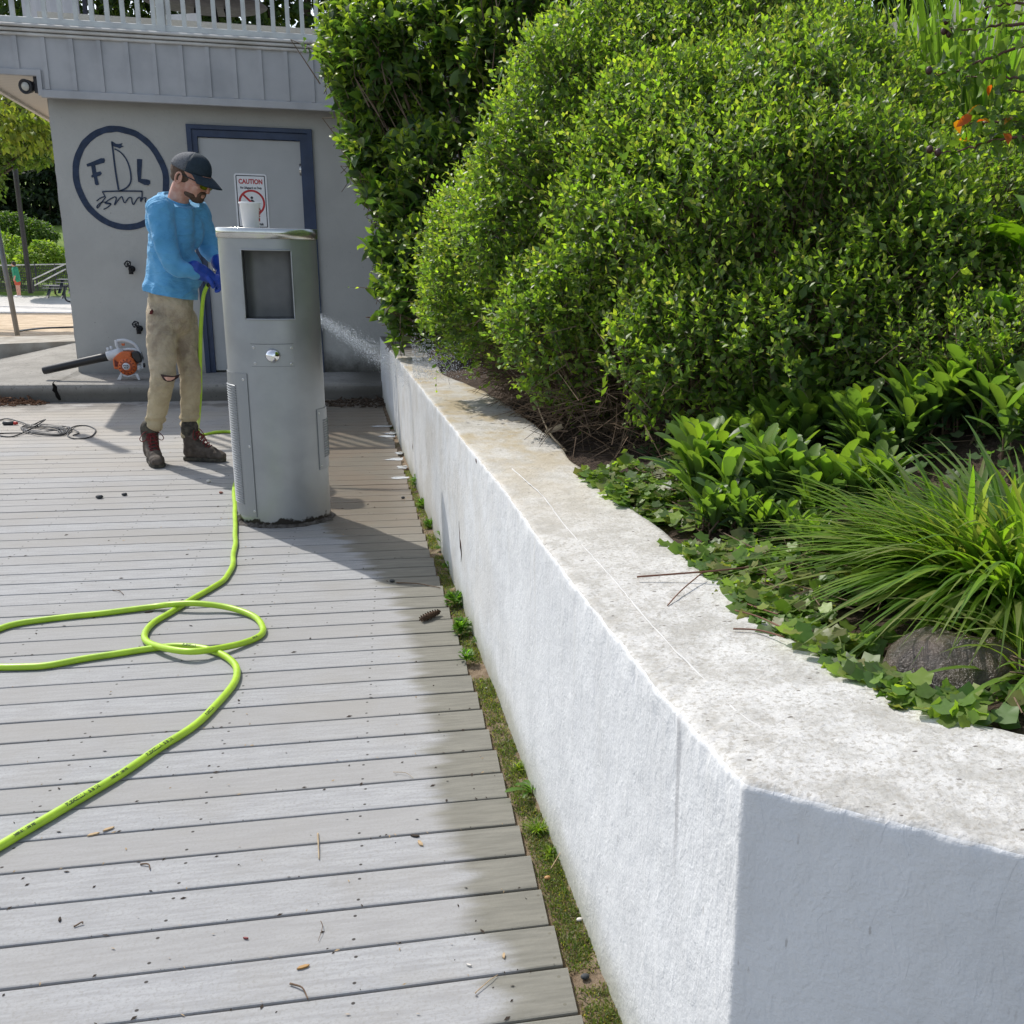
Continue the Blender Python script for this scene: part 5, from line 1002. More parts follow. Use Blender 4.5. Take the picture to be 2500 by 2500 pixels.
# boots
MBT = mat('boot_leather', (.062, .048, .038), .75, .3, scale=25, c2=(.11, .09, .075), bump=.6, bscale=90, bdist=.003); MSOLE = mat('boot_sole', (.035, .032, .028), .85, .2, scale=30, c2=(.10, .09, .07)); MLACE = mat('red_laces', (.16, .012, .014), .7, var=.2)
def boot(heel, yaw, an, lab):
    an = heel + np.array((math.cos(yaw), math.sin(yaw), 0)) * .045
    f = np.array((math.cos(yaw), math.sin(yaw), 0)); s_ = np.array((-f[1], f[0], 0)); Q = lambda x, y, z: heel + f * x + s_ * y + np.array((0, 0, z)); b = MB(); Rm = np.stack([f, s_, (0, 0, 1.)], 1)
    b.ell(Q(.035, 0, .06), (.045, .038, .05), Rm); b.ell(Q(.11, 0, .055), (.085, .042, .045), Rm); b.ell(Q(.20, 0, .045), (.065, .046, .036), Rm); b.ell(Q(.235, 0, .038), (.04, .042, .030), Rm); limb(b, [Q(.045, 0, .07), Q(.05, 0, .12), an * (1, 1, 0) + (0, 0, .20)], [.050, .049, .052]); limb(b, [Q(.06, 0, .11), Q(.12, 0, .08), Q(.18, 0, .06)], [.045, .043, .04])
    V, Fc = remesh(b, .006, 3, lambda v: .0022 * noise.noise(v * 45)); V = np.array(V); V[:, 2] = np.maximum(V[:, 2], .018); o = add('boot', V, Fc, MBT, man, True)
    out = [Q(x, y, 0) for x, y in ((-.012, 0), (-.004, .026), (.04, .036), (.10, .036), (.17, .047), (.225, .046), (.262, .028), (.272, 0), (.262, -.026), (.225, -.042), (.17, -.045), (.10, -.036), (.04, -.036), (-.004, -.026))]
    bev(MB().prism([p + (0, 0, .002) for p in out], (0, 0, 1), .024).build('sole', MSOLE, o), .005)
    b = MB()
    for k in range(6):
        u_ = k / 5; c = Q(.095 + .075 * (1 - u_), 0, .10 + .085 * u_ - .006 * (1 - u_)); 
        for sg_ in (-1, 1): b.tube(spline([c + s_ * .030 * sg_ + (0, 0, -.012), c + f * .006 + (0, 0, .010), c - s_ * .030 * sg_ + (0, 0, .004)], 3), .0032, 5)
    top = Q(.09, 0, .195)
    for sg_ in (-1, 1): b.tube(spline([top, top + s_ * .035 * sg_ + (0, 0, .01), top + s_ * .07 * sg_ + f * .01 + (0, 0, -.03), top + s_ * .05 * sg_ + f * .02 + (0, 0, -.045), top + f * .01], 4), .0028, 5); b.tube(spline([top, top + f * .04 + s_ * .012 * sg_ + (0, 0, -.03), top + f * .055 + s_ * .02 * sg_ + (0, 0, -.075)], 4), .0028, 5)
    b.build('laces', MLACE, o, True); b = MB(); limb(b, [an * (1, 1, 0) + (0, 0, .185), an * (1, 1, 0) + (0, 0, .222)], [.053, .054]); V, Fc = remesh(b, .006, 2, lambda v: .002 * noise.noise(v * 40)); add('cuff', V, Fc, MSOLE, o, True)
h1 = G(362, 1080); boot(np.array((J(362, 1080, 0)[0], YM + .03, 0)), R(-68), J(376, 1060, -.015), 'r'); boot(np.array((J(449, 1090, 0)[0], YM + .02, 0)), R(-17), J(466, 1070, .01), 'l')
# gloves gripping the nozzle
MGL = mat('blue_rubber', (.010, .055, .38), .42, .5, scale=18, var=.15)
noz0, noz1 = J(512, 700, -.10), J(560, 660, -.02); nzv = FY(548, 672, YM - .05)
def glove(w, hand_, thumb_up, curl):
    b = MB(); d = nrm(hand_ - w); s_ = nrm(np.cross(d, (0, -.3, 1.))); u_ = np.cross(s_, d); limb(b, [w - d * .035, w + d * .02, w + d * .05], [.052, .047, .040]); limb(b, [w + d * .02, w + d * .06, w + d * .105], [.036, .042, .040], (.62, u_))
    for k in range(4):
        p0 = w + d * .095 + s_ * (.030 - .020 * k); L = (.036, .040, .037, .030)[k]; p1 = p0 + d * L * .9 - u_ * L * .35; p2 = p1 + d * L * .25 - u_ * L * .75; p3 = p2 - d * L * .35 - u_ * L * .45; b2 = limb(b, [p0, p1, p2, p3], [.0115, .011, .0105, .0095], None, 10, 3)
    q0 = w + d * .04 + s_ * .035; limb(b, [q0, q0 + d * .03 + s_ * .02 - u_ * .012, q0 + d * .055 + s_ * .012 - u_ * .035], [.015, .0135, .011], None, 10, 3); V, Fc = remesh(b, .005, 3, lambda v: .0018 * noise.noise(v * 60)); add('glove', V, Fc, MGL, man, True)
glove(rw_, J(528, 684, -.13), 1, 1); glove(lw_, J(556, 676, -.04), 1, 1)
# spray gun held in the gloves
NZ = J(520, 690, -.12); NZ1 = J(560, 668, -.03); t = thing('spray_nozzle', NZ, 'black hose nozzle held in the blue gloves behind the pillar', 'nozzle')
MB().tube(spline([FY(508, 697, 6.8), NZ, (NZ + NZ1) / 2, NZ1], 4), [.013]*5 + [.017]*4 + [.014]*4, 12).build('nozzle_body', MBLACK, t, True)
MB().tube([NZ1, NZ1 + nrm(NZ1 - NZ) * .03], .018, 12).build('tip', mat('brass', (.5, .35, .12), .3, metal=1), t, True)

# ------------------------------------------------------------------ water
NZT = NZ1; tgt = onwall(985, 893)
MWAT = NT('water_drops'); MWAT.base((.86, .90, .95), .08, .8); MWAT.b.inputs['Transmission Weight'].default_value = .55; MWAT.b.inputs['IOR'].default_value = 1.33; MWAT = MWAT.m
def drops(name, P, D, r, el_, lab):
    n_ = len(P); D = nrm(D); A = nrm(np.cross(D, np.tile((.2, .1, 1.), (n_, 1)))); B = np.cross(D, A); r = r[:, None]; e = el_[:, None]
    V = np.stack([P + D * r * e, P + A * r, P + B * r, P - A * r, P - B * r, P - D * r * e], 1).reshape(-1, 3); f = np.array([(0,1,2),(0,2,3),(0,3,4),(0,4,1),(5,2,1),(5,3,2),(5,4,3),(5,1,4)])[None] + (np.arange(n_) * 6)[:, None, None]
    return tag(add(name, V, f.reshape(-1, 3), MWAT, None, True, origin=P[0]), lab, kind='stuff')
end = np.array((wallx(6.3) + .02, 6.3, .60)); q0 = NZ1; n_ = 13000
t_ = rng.random(n_) ** .8; ax_ = end - q0; mid = q0 + ax_ * t_[:, None] + np.array((0, 0, 1.)) * (.16 * t_ * (1 - t_))[:, None]
sg_ = .004 + .055 * t_ ** 1.3; off = rng.normal(size=(n_, 3)) * sg_[:, None] * (.4, .9, .75); P = mid + off; keep = (P[:, 0] < np.array([wallx(v) for v in P[:, 1]])) ; P = P[keep]; t_ = t_[keep]
drops('water_spray', P, ax_ + rng.normal(size=P.shape) * .12, rng.uniform(.0006, .0018, len(P)) * (1.5 - .8 * t_), rng.uniform(1.0, 3.2, len(P)), 'jet of spraying water hitting the far end of the white wall')
n_ = 3500; u_ = rng.normal(size=(n_, 3)) * (.16, .30, .10); P = end + np.abs(u_) * (1, 0, 1) + u_ * (0, 1, 0) + (0, 0, .04); drops('water_spray', P, rng.normal(size=(n_, 3)), rng.uniform(.0008, .0024, n_), rng.uniform(1, 2.5, n_), 'fine splash of droplets over the top of the wall by the hosta')
# water film running down the wall and pooling on the boards
n = NT('water_film'); n.base((.80, .84, .88), .06, .9); n.b.inputs['Transmission Weight'].default_value = .4; n.b.inputs['IOR'].default_value = 1.33; MFILM = n.m
b = MB()
for cx_, cy_, rx, ry in ((-.085, 8.05, .13, .05), (-.04, 7.75, .09, .05), (-.11, 7.62, .09, .035), (.0, 7.0, .07, .045), (-.02, 6.8, .09, .04), (.02, 6.55, .07, .05), (-.03, 6.25, .06, .03)):
    V = [(cx_, cy_, .006)]
    for k in range(28): a = 2 * math.pi * k / 28; q = 1 + .5 * noise.noise(Vector((math.cos(a) * 2, math.sin(a) * 2, cy_ * 9))); V.append((min(cx_ + rx * q * math.cos(a), edgex(cy_) + .02), cy_ + ry * q * math.sin(a), .003))
    b.raw(V, [(0, k + 1, (k + 1) % 28 + 1) for k in range(28)])
tag(b.build('water', MFILM, None, True), kind='structure')

# ------------------------------------------------------------------ planting: the big small-leaved shrub
def shrub(name, label, cat, blobs, base, nsh, L, per, size, cols, tips, up=.55, shell=.10,  T=T_S, m=ML, twig=.0018, stems=40, group=None, spread=.75, inner=0, w=None, cullf=campref, jit=.35, stray=0, nzA=.22):
    t = thing(name, base, label, cat, group); P, N = blobpts(blobs, nsh, shell, cullf, nzA); n_ = len(P)
    D = nrm(N * .7 + np.array((0, 0, up)) + rng.normal(size=(n_, 3)) * jit); Ls = L * rng.uniform(.6, 1.4, n_); k_ = rng.random(n_) < stray / n_; Ls[k_] *= rng.uniform(1.6, 2.6, int(k_.sum())); S0 = P - D * (np.where(k_, L, Ls) * .75)[:, None]
    sets = shoots(S0, D, Ls, per, size, cols, tips, spread, T, w)
    if inner:
        Pi, Ni = blobpts([(c, tuple(np.array(r) * .82)) for c, r in blobs], inner, .22, cullf); k = len(Pi); sets.append((T, Pi, Ni + rng.normal(size=(k, 3)) * .9, Ni + np.array((0, 0, .6)) + rng.normal(size=(k, 3)) * .5, size * 1.25 * rng.uniform(.8, 1.3, k), pal(k, cols)))
    leafobj('leaves', sets, m, t)
    V, Fc = twigs(S0 - D * .05, S0 + D * Ls[:, None], twig, twig * .4); k = len(P); cb = np.array([b_[0] for b_ in blobs]); Vs, Fs = [V], [Fc]
    idx = rng.integers(0, k, min(k, stems * 14)); A = S0[idx] - D[idx] * .05; B = A - nrm(A - np.array(base)) * rng.uniform(.15, .45, (len(idx), 1)) + rng.normal(size=(len(idx), 3)) * .03; V2, F2 = twigs(B, A, twig * 2.0, twig * 1.1); Fs.append(F2 + len(V)); Vs.append(V2)
    b = MB(); sel = rng.integers(0, k, stems)
    for i in sel:
        e = P[i] - N[i] * .12; s_ = np.array(base) + rng.normal(0, 1, 3) * (.12, .22, 0) ; mid = s_ * .45 + e * .55 + rng.normal(0, .06, 3) + (0, 0, .08); b.tube(spline([s_, mid, e], 4), [.009, .008, .007, .006, .006, .005, .005, .004, .003], 5)
    add('twigs', np.concatenate(Vs), np.concatenate(Fs), MTWIG, t); b.build('stems', MTWIG, t, True); return t
GC = [(.125, .205, .04), (.095, .165, .042), (.16, .24, .042), (.075, .13, .036)]; GT = [(.25, .36, .04), (.32, .41, .055), (.19, .30, .04), (.27, .27, .10)]
def bl(px, py, d, r): return (tuple(DP(px, py, d)), r)
spirea = [bl(1245, 700, 4.9, (.46, .62, .46)), bl(1210, 620, 4.9, (.40, .5, .36)), bl(1370, 570, 4.6, (.55, .60, .58)), bl(1500, 430, 4.5, (.60, .65, .62)), bl(1650, 300, 4.6, (.65, .7, .62)), bl(1800, 190, 4.6, (.52, .6, .62)), bl(1760, 30, 5.0, (.48, .6, .6)), bl(1960, 330, 4.3, (.55, .6, .50)), bl(2060, 420, 4.2, (.40, .5, .34)), bl(1700, 450, 4.1, (.62, .6, .55)), bl(1900, 430, 3.95, (.60, .6, .5)),
          bl(1640, 640, 3.9, (.52, .50, .52)), bl(1850, 600, 3.65, (.54, .50, .48)), bl(2080, 560, 3.55, (.48, .46, .40)), bl(2110, 510, 3.9, (.36, .5, .34)), bl(1760, 860, 3.5, (.44, .42, .36)), bl(1440, 800, 4.1, (.40, .42, .34)), bl(2000, 800, 3.35, (.42, .38, .32)), bl(2200, 650, 3.35, (.34, .36, .32))]
sb = np.array((1.55, 4.2, 0)); sb[2] = soil(sb[0], sb[1])
def spc(P, N):                                         # bare brown underside near the ground, as on an old clipped shrub
    zz = np.array([soil(p[0], p[1]) for p in P]); low = P[:, 2] - zz; return campref(P, N) & (P[:, 2] > zz + .03) & ((low > .42) | (rng.random(len(P)) < .35 + .2 * (P[:, 0] > 1.3)))
shrub('flowering_shrub', 'very large rounded bright green small leaved shrub spilling over the wall', 'shrub', spirea, sb, 21500, .15, 10, .037, GC, GT, .55, .13, T_S, ML, .0009, 90, spread=.85, inner=24000, cullf=spc, jit=.42, stray=600)
# dead brown twigs under its left skirt
def brush(name, label, pts, n_, L, m=MTWIG):
    b = MB(); Ps, Qs = [], []
    for px, py, d, sx, sz in pts:
        c = DP(px, py, d)
        for k in range(n_ // len(pts)):
            p = c + rng.normal(0, 1, 3) * (sx, sx, sz); p[0] = max(p[0], inx(p[1]) + .04); p[2] = max(p[2], soil(p[0], p[1]) + .01); d_ = nrm(rng.normal(0, 1, 3) * (1, .8, .7)) * L * rng.uniform(.5, 1.5); q = p + d_; q[2] = max(q[2], soil(q[0], q[1]) + .005); Ps.append(p); Qs.append(q)
    V, Fc = twigs(np.array(Ps), np.array(Qs), .0022, .001); return tag(add(name, V, Fc, m, None, False, origin=Ps[0]), label, kind='stuff')
MDT = mat('dead_twigs', (.15, .105, .07), .9, .15, scale=20, c2=(.07, .05, .035))
brush('dead_brush', 'tangle of dead brown twigs under the large shrub', [(1230, 890, 4.9, .16, .08), (1320, 920, 4.6, .2, .10), (1420, 930, 4.3, .25, .12), (1560, 960, 4.0, .25, .10), (1500, 860, 4.3, .25, .12), (1700, 1000, 3.8, .22, .08), (1250, 820, 4.9, .12, .10)], 4400, .16, MDT)
def stalk(pts, r, lab, m=MDRY, name='dry_stalk'): P = spline([DP(*q) for q in pts], 8); o = MB().tube(P, [r * (1 - .6 * i / len(P)) for i in range(len(P))], 6).build(name, m, None, True, origin=P[0]); return tag(o, lab, 'stalk')
def wx(x, y, d): return (900 + x / 2.414, 750 + y / 2.414, d)
stalk([wx(690, 295, 4.9), wx(770, 293, 4.85), wx(850, 385, 4.7), wx(960, 480, 4.5), wx(1090, 525, 4.4)], .004, 'pale arching dry stalk under the large shrub, the upper one'); stalk([wx(1165, 850, 3.75), wx(1080, 760, 3.9), wx(1040, 690, 4.05), wx(1000, 590, 4.2), wx(950, 440, 4.4)], .005, 'long pale dry stalk rising steeply from the bank under the shrub')
o = MB().prism([DP(*wx(x, y, 3.95)) for x, y in ((1042, 740), (1140, 700), (1150, 712), (1045, 755))], (0, 1, .3), .02).build('wood_splinter', MDRY); tag(o, 'short flat pale splinter of wood on the soil below the dry stalk', 'wood chip')
# lilac-like shrub between the big shrub and the building
LC = [(.085, .15, .038), (.06, .115, .034), (.12, .19, .042), (.05, .095, .03)]; LT = [(.23, .31, .04), (.18, .26, .035), (.27, .33, .055)]
lil = [bl(880, 110, 7.6, (.30, .5, .36)), bl(870, 200, 7.5, (.14, .3, .14)), bl(900, 250, 7.5, (.22, .3, .14)), bl(1010, 150, 7.4, (.50, .6, .5)), bl(1180, 130, 7.2, (.6, .6, .6)), bl(1080, 60, 7.6, (.6, .6, .5)), bl(1340, 60, 7.0, (.7, .6, .6)), bl(1060, 400, 7.3, (.36, .5, .46)), bl(915, 385, 7.4, (.20, .25, .11)), bl(950, 470, 7.3, (.15, .25, .09)), bl(1040, 590, 7.2, (.30, .45, .40)), bl(985, 520, 7.2, (.13, .3, .12)), bl(850, 70, 7.6, (.15, .2, .13)), bl(838, 175, 7.6, (.11, .2, .07)), bl(878, 345, 7.4, (.12, .2, .06)), bl(930, 600, 7.2, (.11, .2, .05)), bl(1030, 700, 7.1, (.26, .4, .28)), bl(965, 690, 7.1, (.12, .25, .10)), bl(985, 760, 7.1, (.13, .25, .08)), bl(1500, 20, 7.2, (.7, .6, .6)), bl(1420, -60, 7.6, (.9, .6, .6)), bl(1650, -40, 7.6, (.8, .6, .6)), bl(1250, 330, 7.3, (.6, .6, .6))]
lb_ = np.array((.75, 7.4, ztop(7.4)))
shrub('lilac_shrub', 'tall dark green broad leaved shrub between the building and the bright shrub', 'shrub', lil, lb_, 2600, .30, 10, .105, LC, LT, .85, .24, T_L, MLG, .0028, 46, spread=.8, inner=2200, jit=.5, stray=0, nzA=.30)
stalk([(1282, 285, 6.6), (1250, 150, 6.6), (1225, 80, 6.6), (1205, -40, 6.6)], .011, 'bare pale upright stem crossing the dark shrub at top', MDRY, 'bare_stem'); stalk([(1272, 260, 6.55), (1262, 200, 6.55)], .006, 'short bare side stem beside the taller pale one', MDRY, 'bare_stem')
# hosta at the far end of the wall
def rosette(name, px, py, d, nl, size, lab, T, cols, tips, upr=(.3, 1.2), h=0.0, group=None, m=MLG, cat='plant', wmul=1, base=None, wid=None):
    p = hit(px, py) if base is None else base; t = thing(name, p, lab, cat, group); a = rng.uniform(0, 6.28, nl); e = rng.uniform(*upr, nl)
    D = np.stack([np.cos(a) * np.cos(e), np.sin(a) * np.cos(e), np.sin(e)], 1); B = p + D * .01 + np.stack([np.zeros(nl)] * 2 + [rng.uniform(0, h + 1e-6, nl)], 1); S = size * rng.uniform(.7, 1.15, nl); c = pal(nl, cols); f = rng.random((nl, 1)) ** 2; c = c * (1 - f) + pal(nl, tips) * f
    N = np.cross(np.cross(D, (0, 0, 1.)), D); leafobj('leaves', [(T, B, D, N + rng.normal(size=(nl, 3)) * .18, S, c)], m, t)
    b = MB().tube([p - (0, 0, .02), p + (0, 0, h * .6 + .01)], [.005, .003], 6); b.build('stem', MTWIG, t); return t
hb = G(1045, 868, ztop(6.6)); print('hosta', hb)
rosette('hosta', 0, 0, 0, 34, .30, 'broad leaved hosta clump at the far end of the wall', T_H, [(.09, .18, .025), (.06, .14, .02)], [(.2, .32, .04)], (.2, 1.3), .22, base=hb)
hb2 = hb + (.17, -.45, .0); rosette('strappy_plant', 0, 0, 0, 30, .20, 'low wet strappy plant on the wall edge catching the spray', T_P, [(.09, .15, .04), (.14, .2, .08)], [(.2, .3, .06)], (.2, 1.2), .05, base=hb2)
# leafy perennials (upright spoon shaped leaves in whorls on short stems)
PC = [(.065, .115, .05), (.055, .10, .055), (.08, .135, .04)]; PT = [(.14, .225, .035), (.165, .26, .035)]
def perennial(px, py, hpx, ns, i, lab, dd=0):
    p = hit(px, py); dist = (p - C0) @ VM[2]; hh = hpx / F * dist * 1.10; t = thing('leafy_perennial', p, lab, 'plant', 'spoon leaved perennials in the bed'); sets = []; bs_ = []
    for k in range(ns):
        b = MB(); bs_.append(b); q = p + rng.normal(0, .042 * (ns > 1) * dist / 3, 3) * (1, 1, 0); q[2] = soil(q[0], q[1]); H_ = hh * rng.uniform(.75, 1.0); tip = q + np.array((rng.normal(0, .02), rng.normal(0, .02), H_ * .42)); b.tube([q - (0, 0, .01), (q + tip) / 2 + rng.normal(0, .004, 3), tip], [.0035, .003, .0025], 6)
        nl = rng.integers(11, 16); u_ = (np.arange(nl) + .5) / nl; a = np.arange(nl) * 2.4 + rng.uniform(0, 6); e = .62 + .85 * u_ ** .8 + rng.normal(0, .08, nl)
        D = np.stack([np.cos(a) * np.cos(e), np.sin(a) * np.cos(e), np.sin(e)], 1); B = q + (tip - q) * (.35 + .65 * u_)[:, None]; N = np.cross(np.cross(D, (0, 0, 1.)), D) + rng.normal(size=(nl, 3)) * .12; S = H_ * (.62 + .14 * np.sin(u_ * 3.1)) * rng.uniform(.85, 1.12, nl); f = np.clip(u_[:, None] * 1.1 - .15, 0, 1)
        sets.append((T_P, B, D, N, S, pal(nl, PC, jit=.15) * (1 - f) + pal(nl, PT, jit=.15) * f))
    leafobj('leaves', sets, MLG, t); [MB_.build('stem', MTWIG, t, True) for MB_ in bs_]
q_ = lambda x, y: (1600 + x / 1.7567, 800 + y / 1.7563)
ptab = [(150, 800, 215, 2, 'spoon leaved plant at the left front edge of the clump, nearest the soil gap'), (360, 800, 190, 2, 'spoon leaved plant in the front row beside the yellow lobed leaf'), (550, 800, 210, 2, 'spoon leaved plant in the front row with broad pale green leaves'), (700, 880, 210, 2, 'tallest front spoon leaved plant on a reddish stem, close to the long grass'), (545, 965, 130, 1, 'small spoon leaved sprout growing from the ivy'),
        (250, 660, 170, 2, 'spoon leaved plant just behind the left front one'), (480, 640, 200, 2, 'spoon leaved plant in the middle of the clump'), (360, 560, 190, 2, 'spoon leaved plant at the left back of the clump'), (480, 500, 230, 3, 'tallest spoon leaved plant at the back left against dark shade'), (640, 520, 230, 3, 'spoon leaved plant at the back centre with grey green outer leaves'), (720, 600, 190, 2, 'spoon leaved plant right of the clump centre'), (930, 600, 210, 2, 'spoon leaved plant standing apart before the ivy'), (1010, 610, 150, 1, 'small spoon leaved plant beside the one standing apart'), (930, 860, 230, 2, 'shaded spoon leaved plant rising behind the long grass'),
        (1150, 520, 210, 2, 'spoon leaved plant at mid right in front of deep shade'), (1180, 360, 190, 2, 'grey green spoon leaved plant under the dark shrub'), (1300, 450, 190, 2, 'spoon leaved plant with bright upright leaf left of the tall group'), (1260, 300, 150, 2, 'small grey green spoon leaved plant behind the bright leaf one'), (1420, 460, 240, 3, 'tall spoon leaved plant near the right frame'), (1500, 330, 250, 3, 'tallest spoon leaved plant at the right under the shrub'), (1540, 560, 200, 2, 'spoon leaved plant by the lobed leaf at right'), (1560, 200, 250, 3, 'spoon leaved plant at the far right top of the bed'), (1460, 180, 190, 2, 'large grey leaved plant at the shrub edge'), (240, 900, 140, 2, 'low spoon leaved plant in the ivy at the left front'), (420, 930, 130, 2, 'low spoon leaved plant in the ivy, second from the left'), (640, 1000, 140, 2, 'low spoon leaved plant in the ivy closest to the daylily tips')]
for i, (x, y, h_, ns, lab) in enumerate(ptab): perennial(*q_(x, y), h_ / 1.757 * 1.62, ns + 3, i, lab)
# ivy carpet
RKP = hit(2285, 1690)
def ivy(n_, yl, yh, dl_, dh, size, name, lab, cols, dens=None):
    P = []; 
    while len(P) < n_:
        y = random.uniform(yl, yh); d_ = dl_ + (dh - dl_) * random.random() ** 1.3; x = inx(y) + d_
        if noise.noise(Vector((x * 4, y * 4, 2))) < -.22: continue
        if math.hypot(x - RKP[0] - .06, y - RKP[1] - .03) < .16 and d_ > .05: continue
        P.append((x, y, soil(x, y) + random.uniform(.006, .035) + .05 * random.random() * max(0, .5 + noise.noise(Vector((x * 9, y * 9, 5))))))
    P = np.array(P); a = rng.uniform(0, 6.28, n_); D = np.stack([np.cos(a), np.sin(a), rng.uniform(-.35, .3, n_)], 1); t = thing(name, P[0], lab, 'ivy'); leafobj('leaves', [(T_I, P, D, np.array((-.15, -.25, 1.)) + rng.normal(size=(n_, 3)) * .38, size * rng.uniform(.5, 1.25, n_), pal(n_, cols))], MLG, t)
    Q = P[: n_ // 9]; Q = Q[[q[0] - inx(q[1]) > .10 for q in Q]]; d_ = rng.normal(size=Q.shape) * (.07, .07, .008); V, Fc = twigs(Q - d_, Q + d_, .0016, .0012); tag(add('runners', V, Fc, MTWIG, t), kind='stuff')
IC = [(.095, .165, .035), (.14, .22, .04), (.07, .125, .032), (.20, .28, .045), (.17, .19, .07), (.12, .19, .04)]
ivy(5600, .75, 3.1, -.015, .60, .038, 'ivy', 'ivy with shiny lobed leaves carpeting the bed along the wall', IC); ivy(3200, 1.8, 4.4, .30, 2.2, .042, 'ground_ivy', 'darker ivy between the spoon leaved plants further up the bank', [(.05, .11, .03), (.07, .13, .04), (.10, .15, .07)])
# long arching grass like daylily
def clump(px, py, n_, L, wdt, lab, lean=(0, 0), droop=.6, sp=.55, base=None, name='daylily', r=.06, cols=((.125, .215, .03), (.16, .26, .035), (.095, .165, .028), (.20, .24, .08)), el0=.4, seg=9, m=MLD):
    p = hit(px, py) if base is None else base; t = thing(name, p, lab, 'plant'); a = rng.uniform(0, 6.28, n_); e = np.clip(rng.normal(.95, .3, n_), el0, 1.5); D = np.stack([np.cos(a) * np.cos(e) + lean[0], np.sin(a) * np.cos(e) + lean[1], np.sin(e)], 1); q = rng.random(n_) ** .5 * r; B = p + np.stack([np.cos(a) * q, np.sin(a) * q, np.zeros(n_) - .01], 1)
    V, Fc, C = grassblades(B, D, L * rng.uniform(.55, 1.1, n_), wdt * rng.uniform(.6, 1.2, n_), droop, pal(n_, list(cols), jit=.2), seg); V[:, 2] += .0; add('leaves', V, Fc, m, t, True, C); return t
db = hit(2440, 1440); clump(0, 0, 560, .42, .0175, 'large clump of long arching grassy daylily leaves over the rock', (-.24, -.10), .50, base=db, r=.13)
clump(2330, 1400, 260, .40, .017, 'grassy daylily tuft behind the arching one, more upright', (-.08, 0), .35, r=.12); clump(2570, 1650, 70, .28, .014, 'grassy tuft at the right frame beside the rock', (-.15, 0), .5, r=.08); clump(2520, 1420, 200, .44, .016, 'tallest grassy daylily tuft at the right edge', (-.05, 0), .3, r=.12)
# wet boulder
rk_ = hit(2285, 1690); b = MB().ell((rk_[0] + .06, rk_[1] + .03, rk_[2] + .0), (.125, .10, .10), None, 48, 32); c0_ = np.array((rk_[0] + .06, rk_[1] + .03, rk_[2])); V = []
for v in b.V: d_ = np.array(v) - c0_; V.append(np.array(v) + d_ * (.28 * noise.noise(Vector(v) * 7) + .08 * noise.noise(Vector(v) * 22)))
n = NT('wet_rock'); c = n.mix(n.ramp(n.noise(14, 6, .7), .35, .65), (.028, .02, .015), (.085, .058, .04)); n.base(c, .22, .7); n.bump(n.noise(55, 6, .7), .9, .01)
tag(add('boulder', V, b.F, n.m, smooth=True, origin=c0_), 'dark wet boulder under the arching grass behind the wall', 'rock')
# twigs lying across the wall top
def wtw(pts, r, lab):
    P = []
    for px, py, dz in pts:
        z = .75
        for _ in range(6): p = G(px, py, z + dz); z = ztop(max(p[1], YC))
        P.append(p)
    o = MB().tube(spline(P, 6), [r] * (len(P) * 6 - 5), 5).build('fallen_twig', mat('red_brown_twig', (.18, .08, .05), .8), None, True, origin=P[0]); tag(o, lab, 'twig')
wtw([(1555, 1408, .012), (1660, 1400, .02), (1760, 1392, .03), (1850, 1382, .03)], .0022, 'reddish twig lying across the wall top from the ivy'); wtw([(1630, 1478, .004), (1665, 1440, .012), (1715, 1398, .02)], .0015, 'short side twig reaching towards the wall face'); wtw([(1775, 1455, .008), (1840, 1480, .015), (1900, 1500, .02)], .0016, 'thin twig at the wall inner edge, upper of three'); wtw([(1795, 1490, .008), (1850, 1505, .01), (1905, 1530, .02)], .0016, 'thin twig at the wall inner edge, middle of three'); wtw([(1790, 1535, .006), (1850, 1538, .008), (1915, 1555, .015)], .0018, 'thin twig at the wall inner edge, lowest of three')
# tall iris leaves and the white paling fence up the bank
fz = lambda px, py, d: DP(px, py, d)
fc0, fc1 = DP(1940, 40, 6.6), DP(2620, 150, 5.2); t = thing('picket_fence', (fc0 + fc1) / 2 * (1, 1, 0) + (0, 0, soil(*((fc0 + fc1) / 2)[:2])), 'off white picket fence at the top of the planted bank', 'fence'); MPK = mat('paling_paint', (.60, .55, .48), .7, .3, scale=5, c2=(.48, .43, .36))
fd = (fc1 - fc0) * (1, 1, 0); Lf = np.linalg.norm(fd); fd = fd / Lf; fn = np.array((-fd[1], fd[0], 0)); k = 0; s_ = -1.2
while s_ < Lf + .3:
    c = fc0 + fd * s_; z0 = soil(c[0], c[1]) + .05; h = 1.15; w = .042; top = z0 + h; A = [c * (1, 1, 0) + fd * x + (0, 0, z) for x, z in ((-w, z0), (w, z0), (w, top - .06), (0, top), (-w, top - .06))]; MB().prism(A, fn, .02).build('paling', MPK, t); s_ += .135
for zz in (.25, .85):
    b = MB(); A = [fc0 + fd * q + (0, 0, 0) for q in np.linspace(-1.2, Lf + .3, 8)]
    for p, q in zip(A[:-1], A[1:]): zp, zq_ = soil(p[0], p[1]) + .05 + zz, soil(q[0], q[1]) + .05 + zz; P_ = [p * (1, 1, 0) + (0, 0, zp) + fn * .022, q * (1, 1, 0) + (0, 0, zq_) + fn * .022, q * (1, 1, 0) + (0, 0, zq_ + .08) + fn * .022, p * (1, 1, 0) + (0, 0, zp + .08) + fn * .022]; b.prism(P_, fn, .03)
    b.build('rail', MPK, t)
def onsoil(px, py, d): p = DP(px, py, d); return np.array((p[0], p[1], soil(p[0], p[1])))
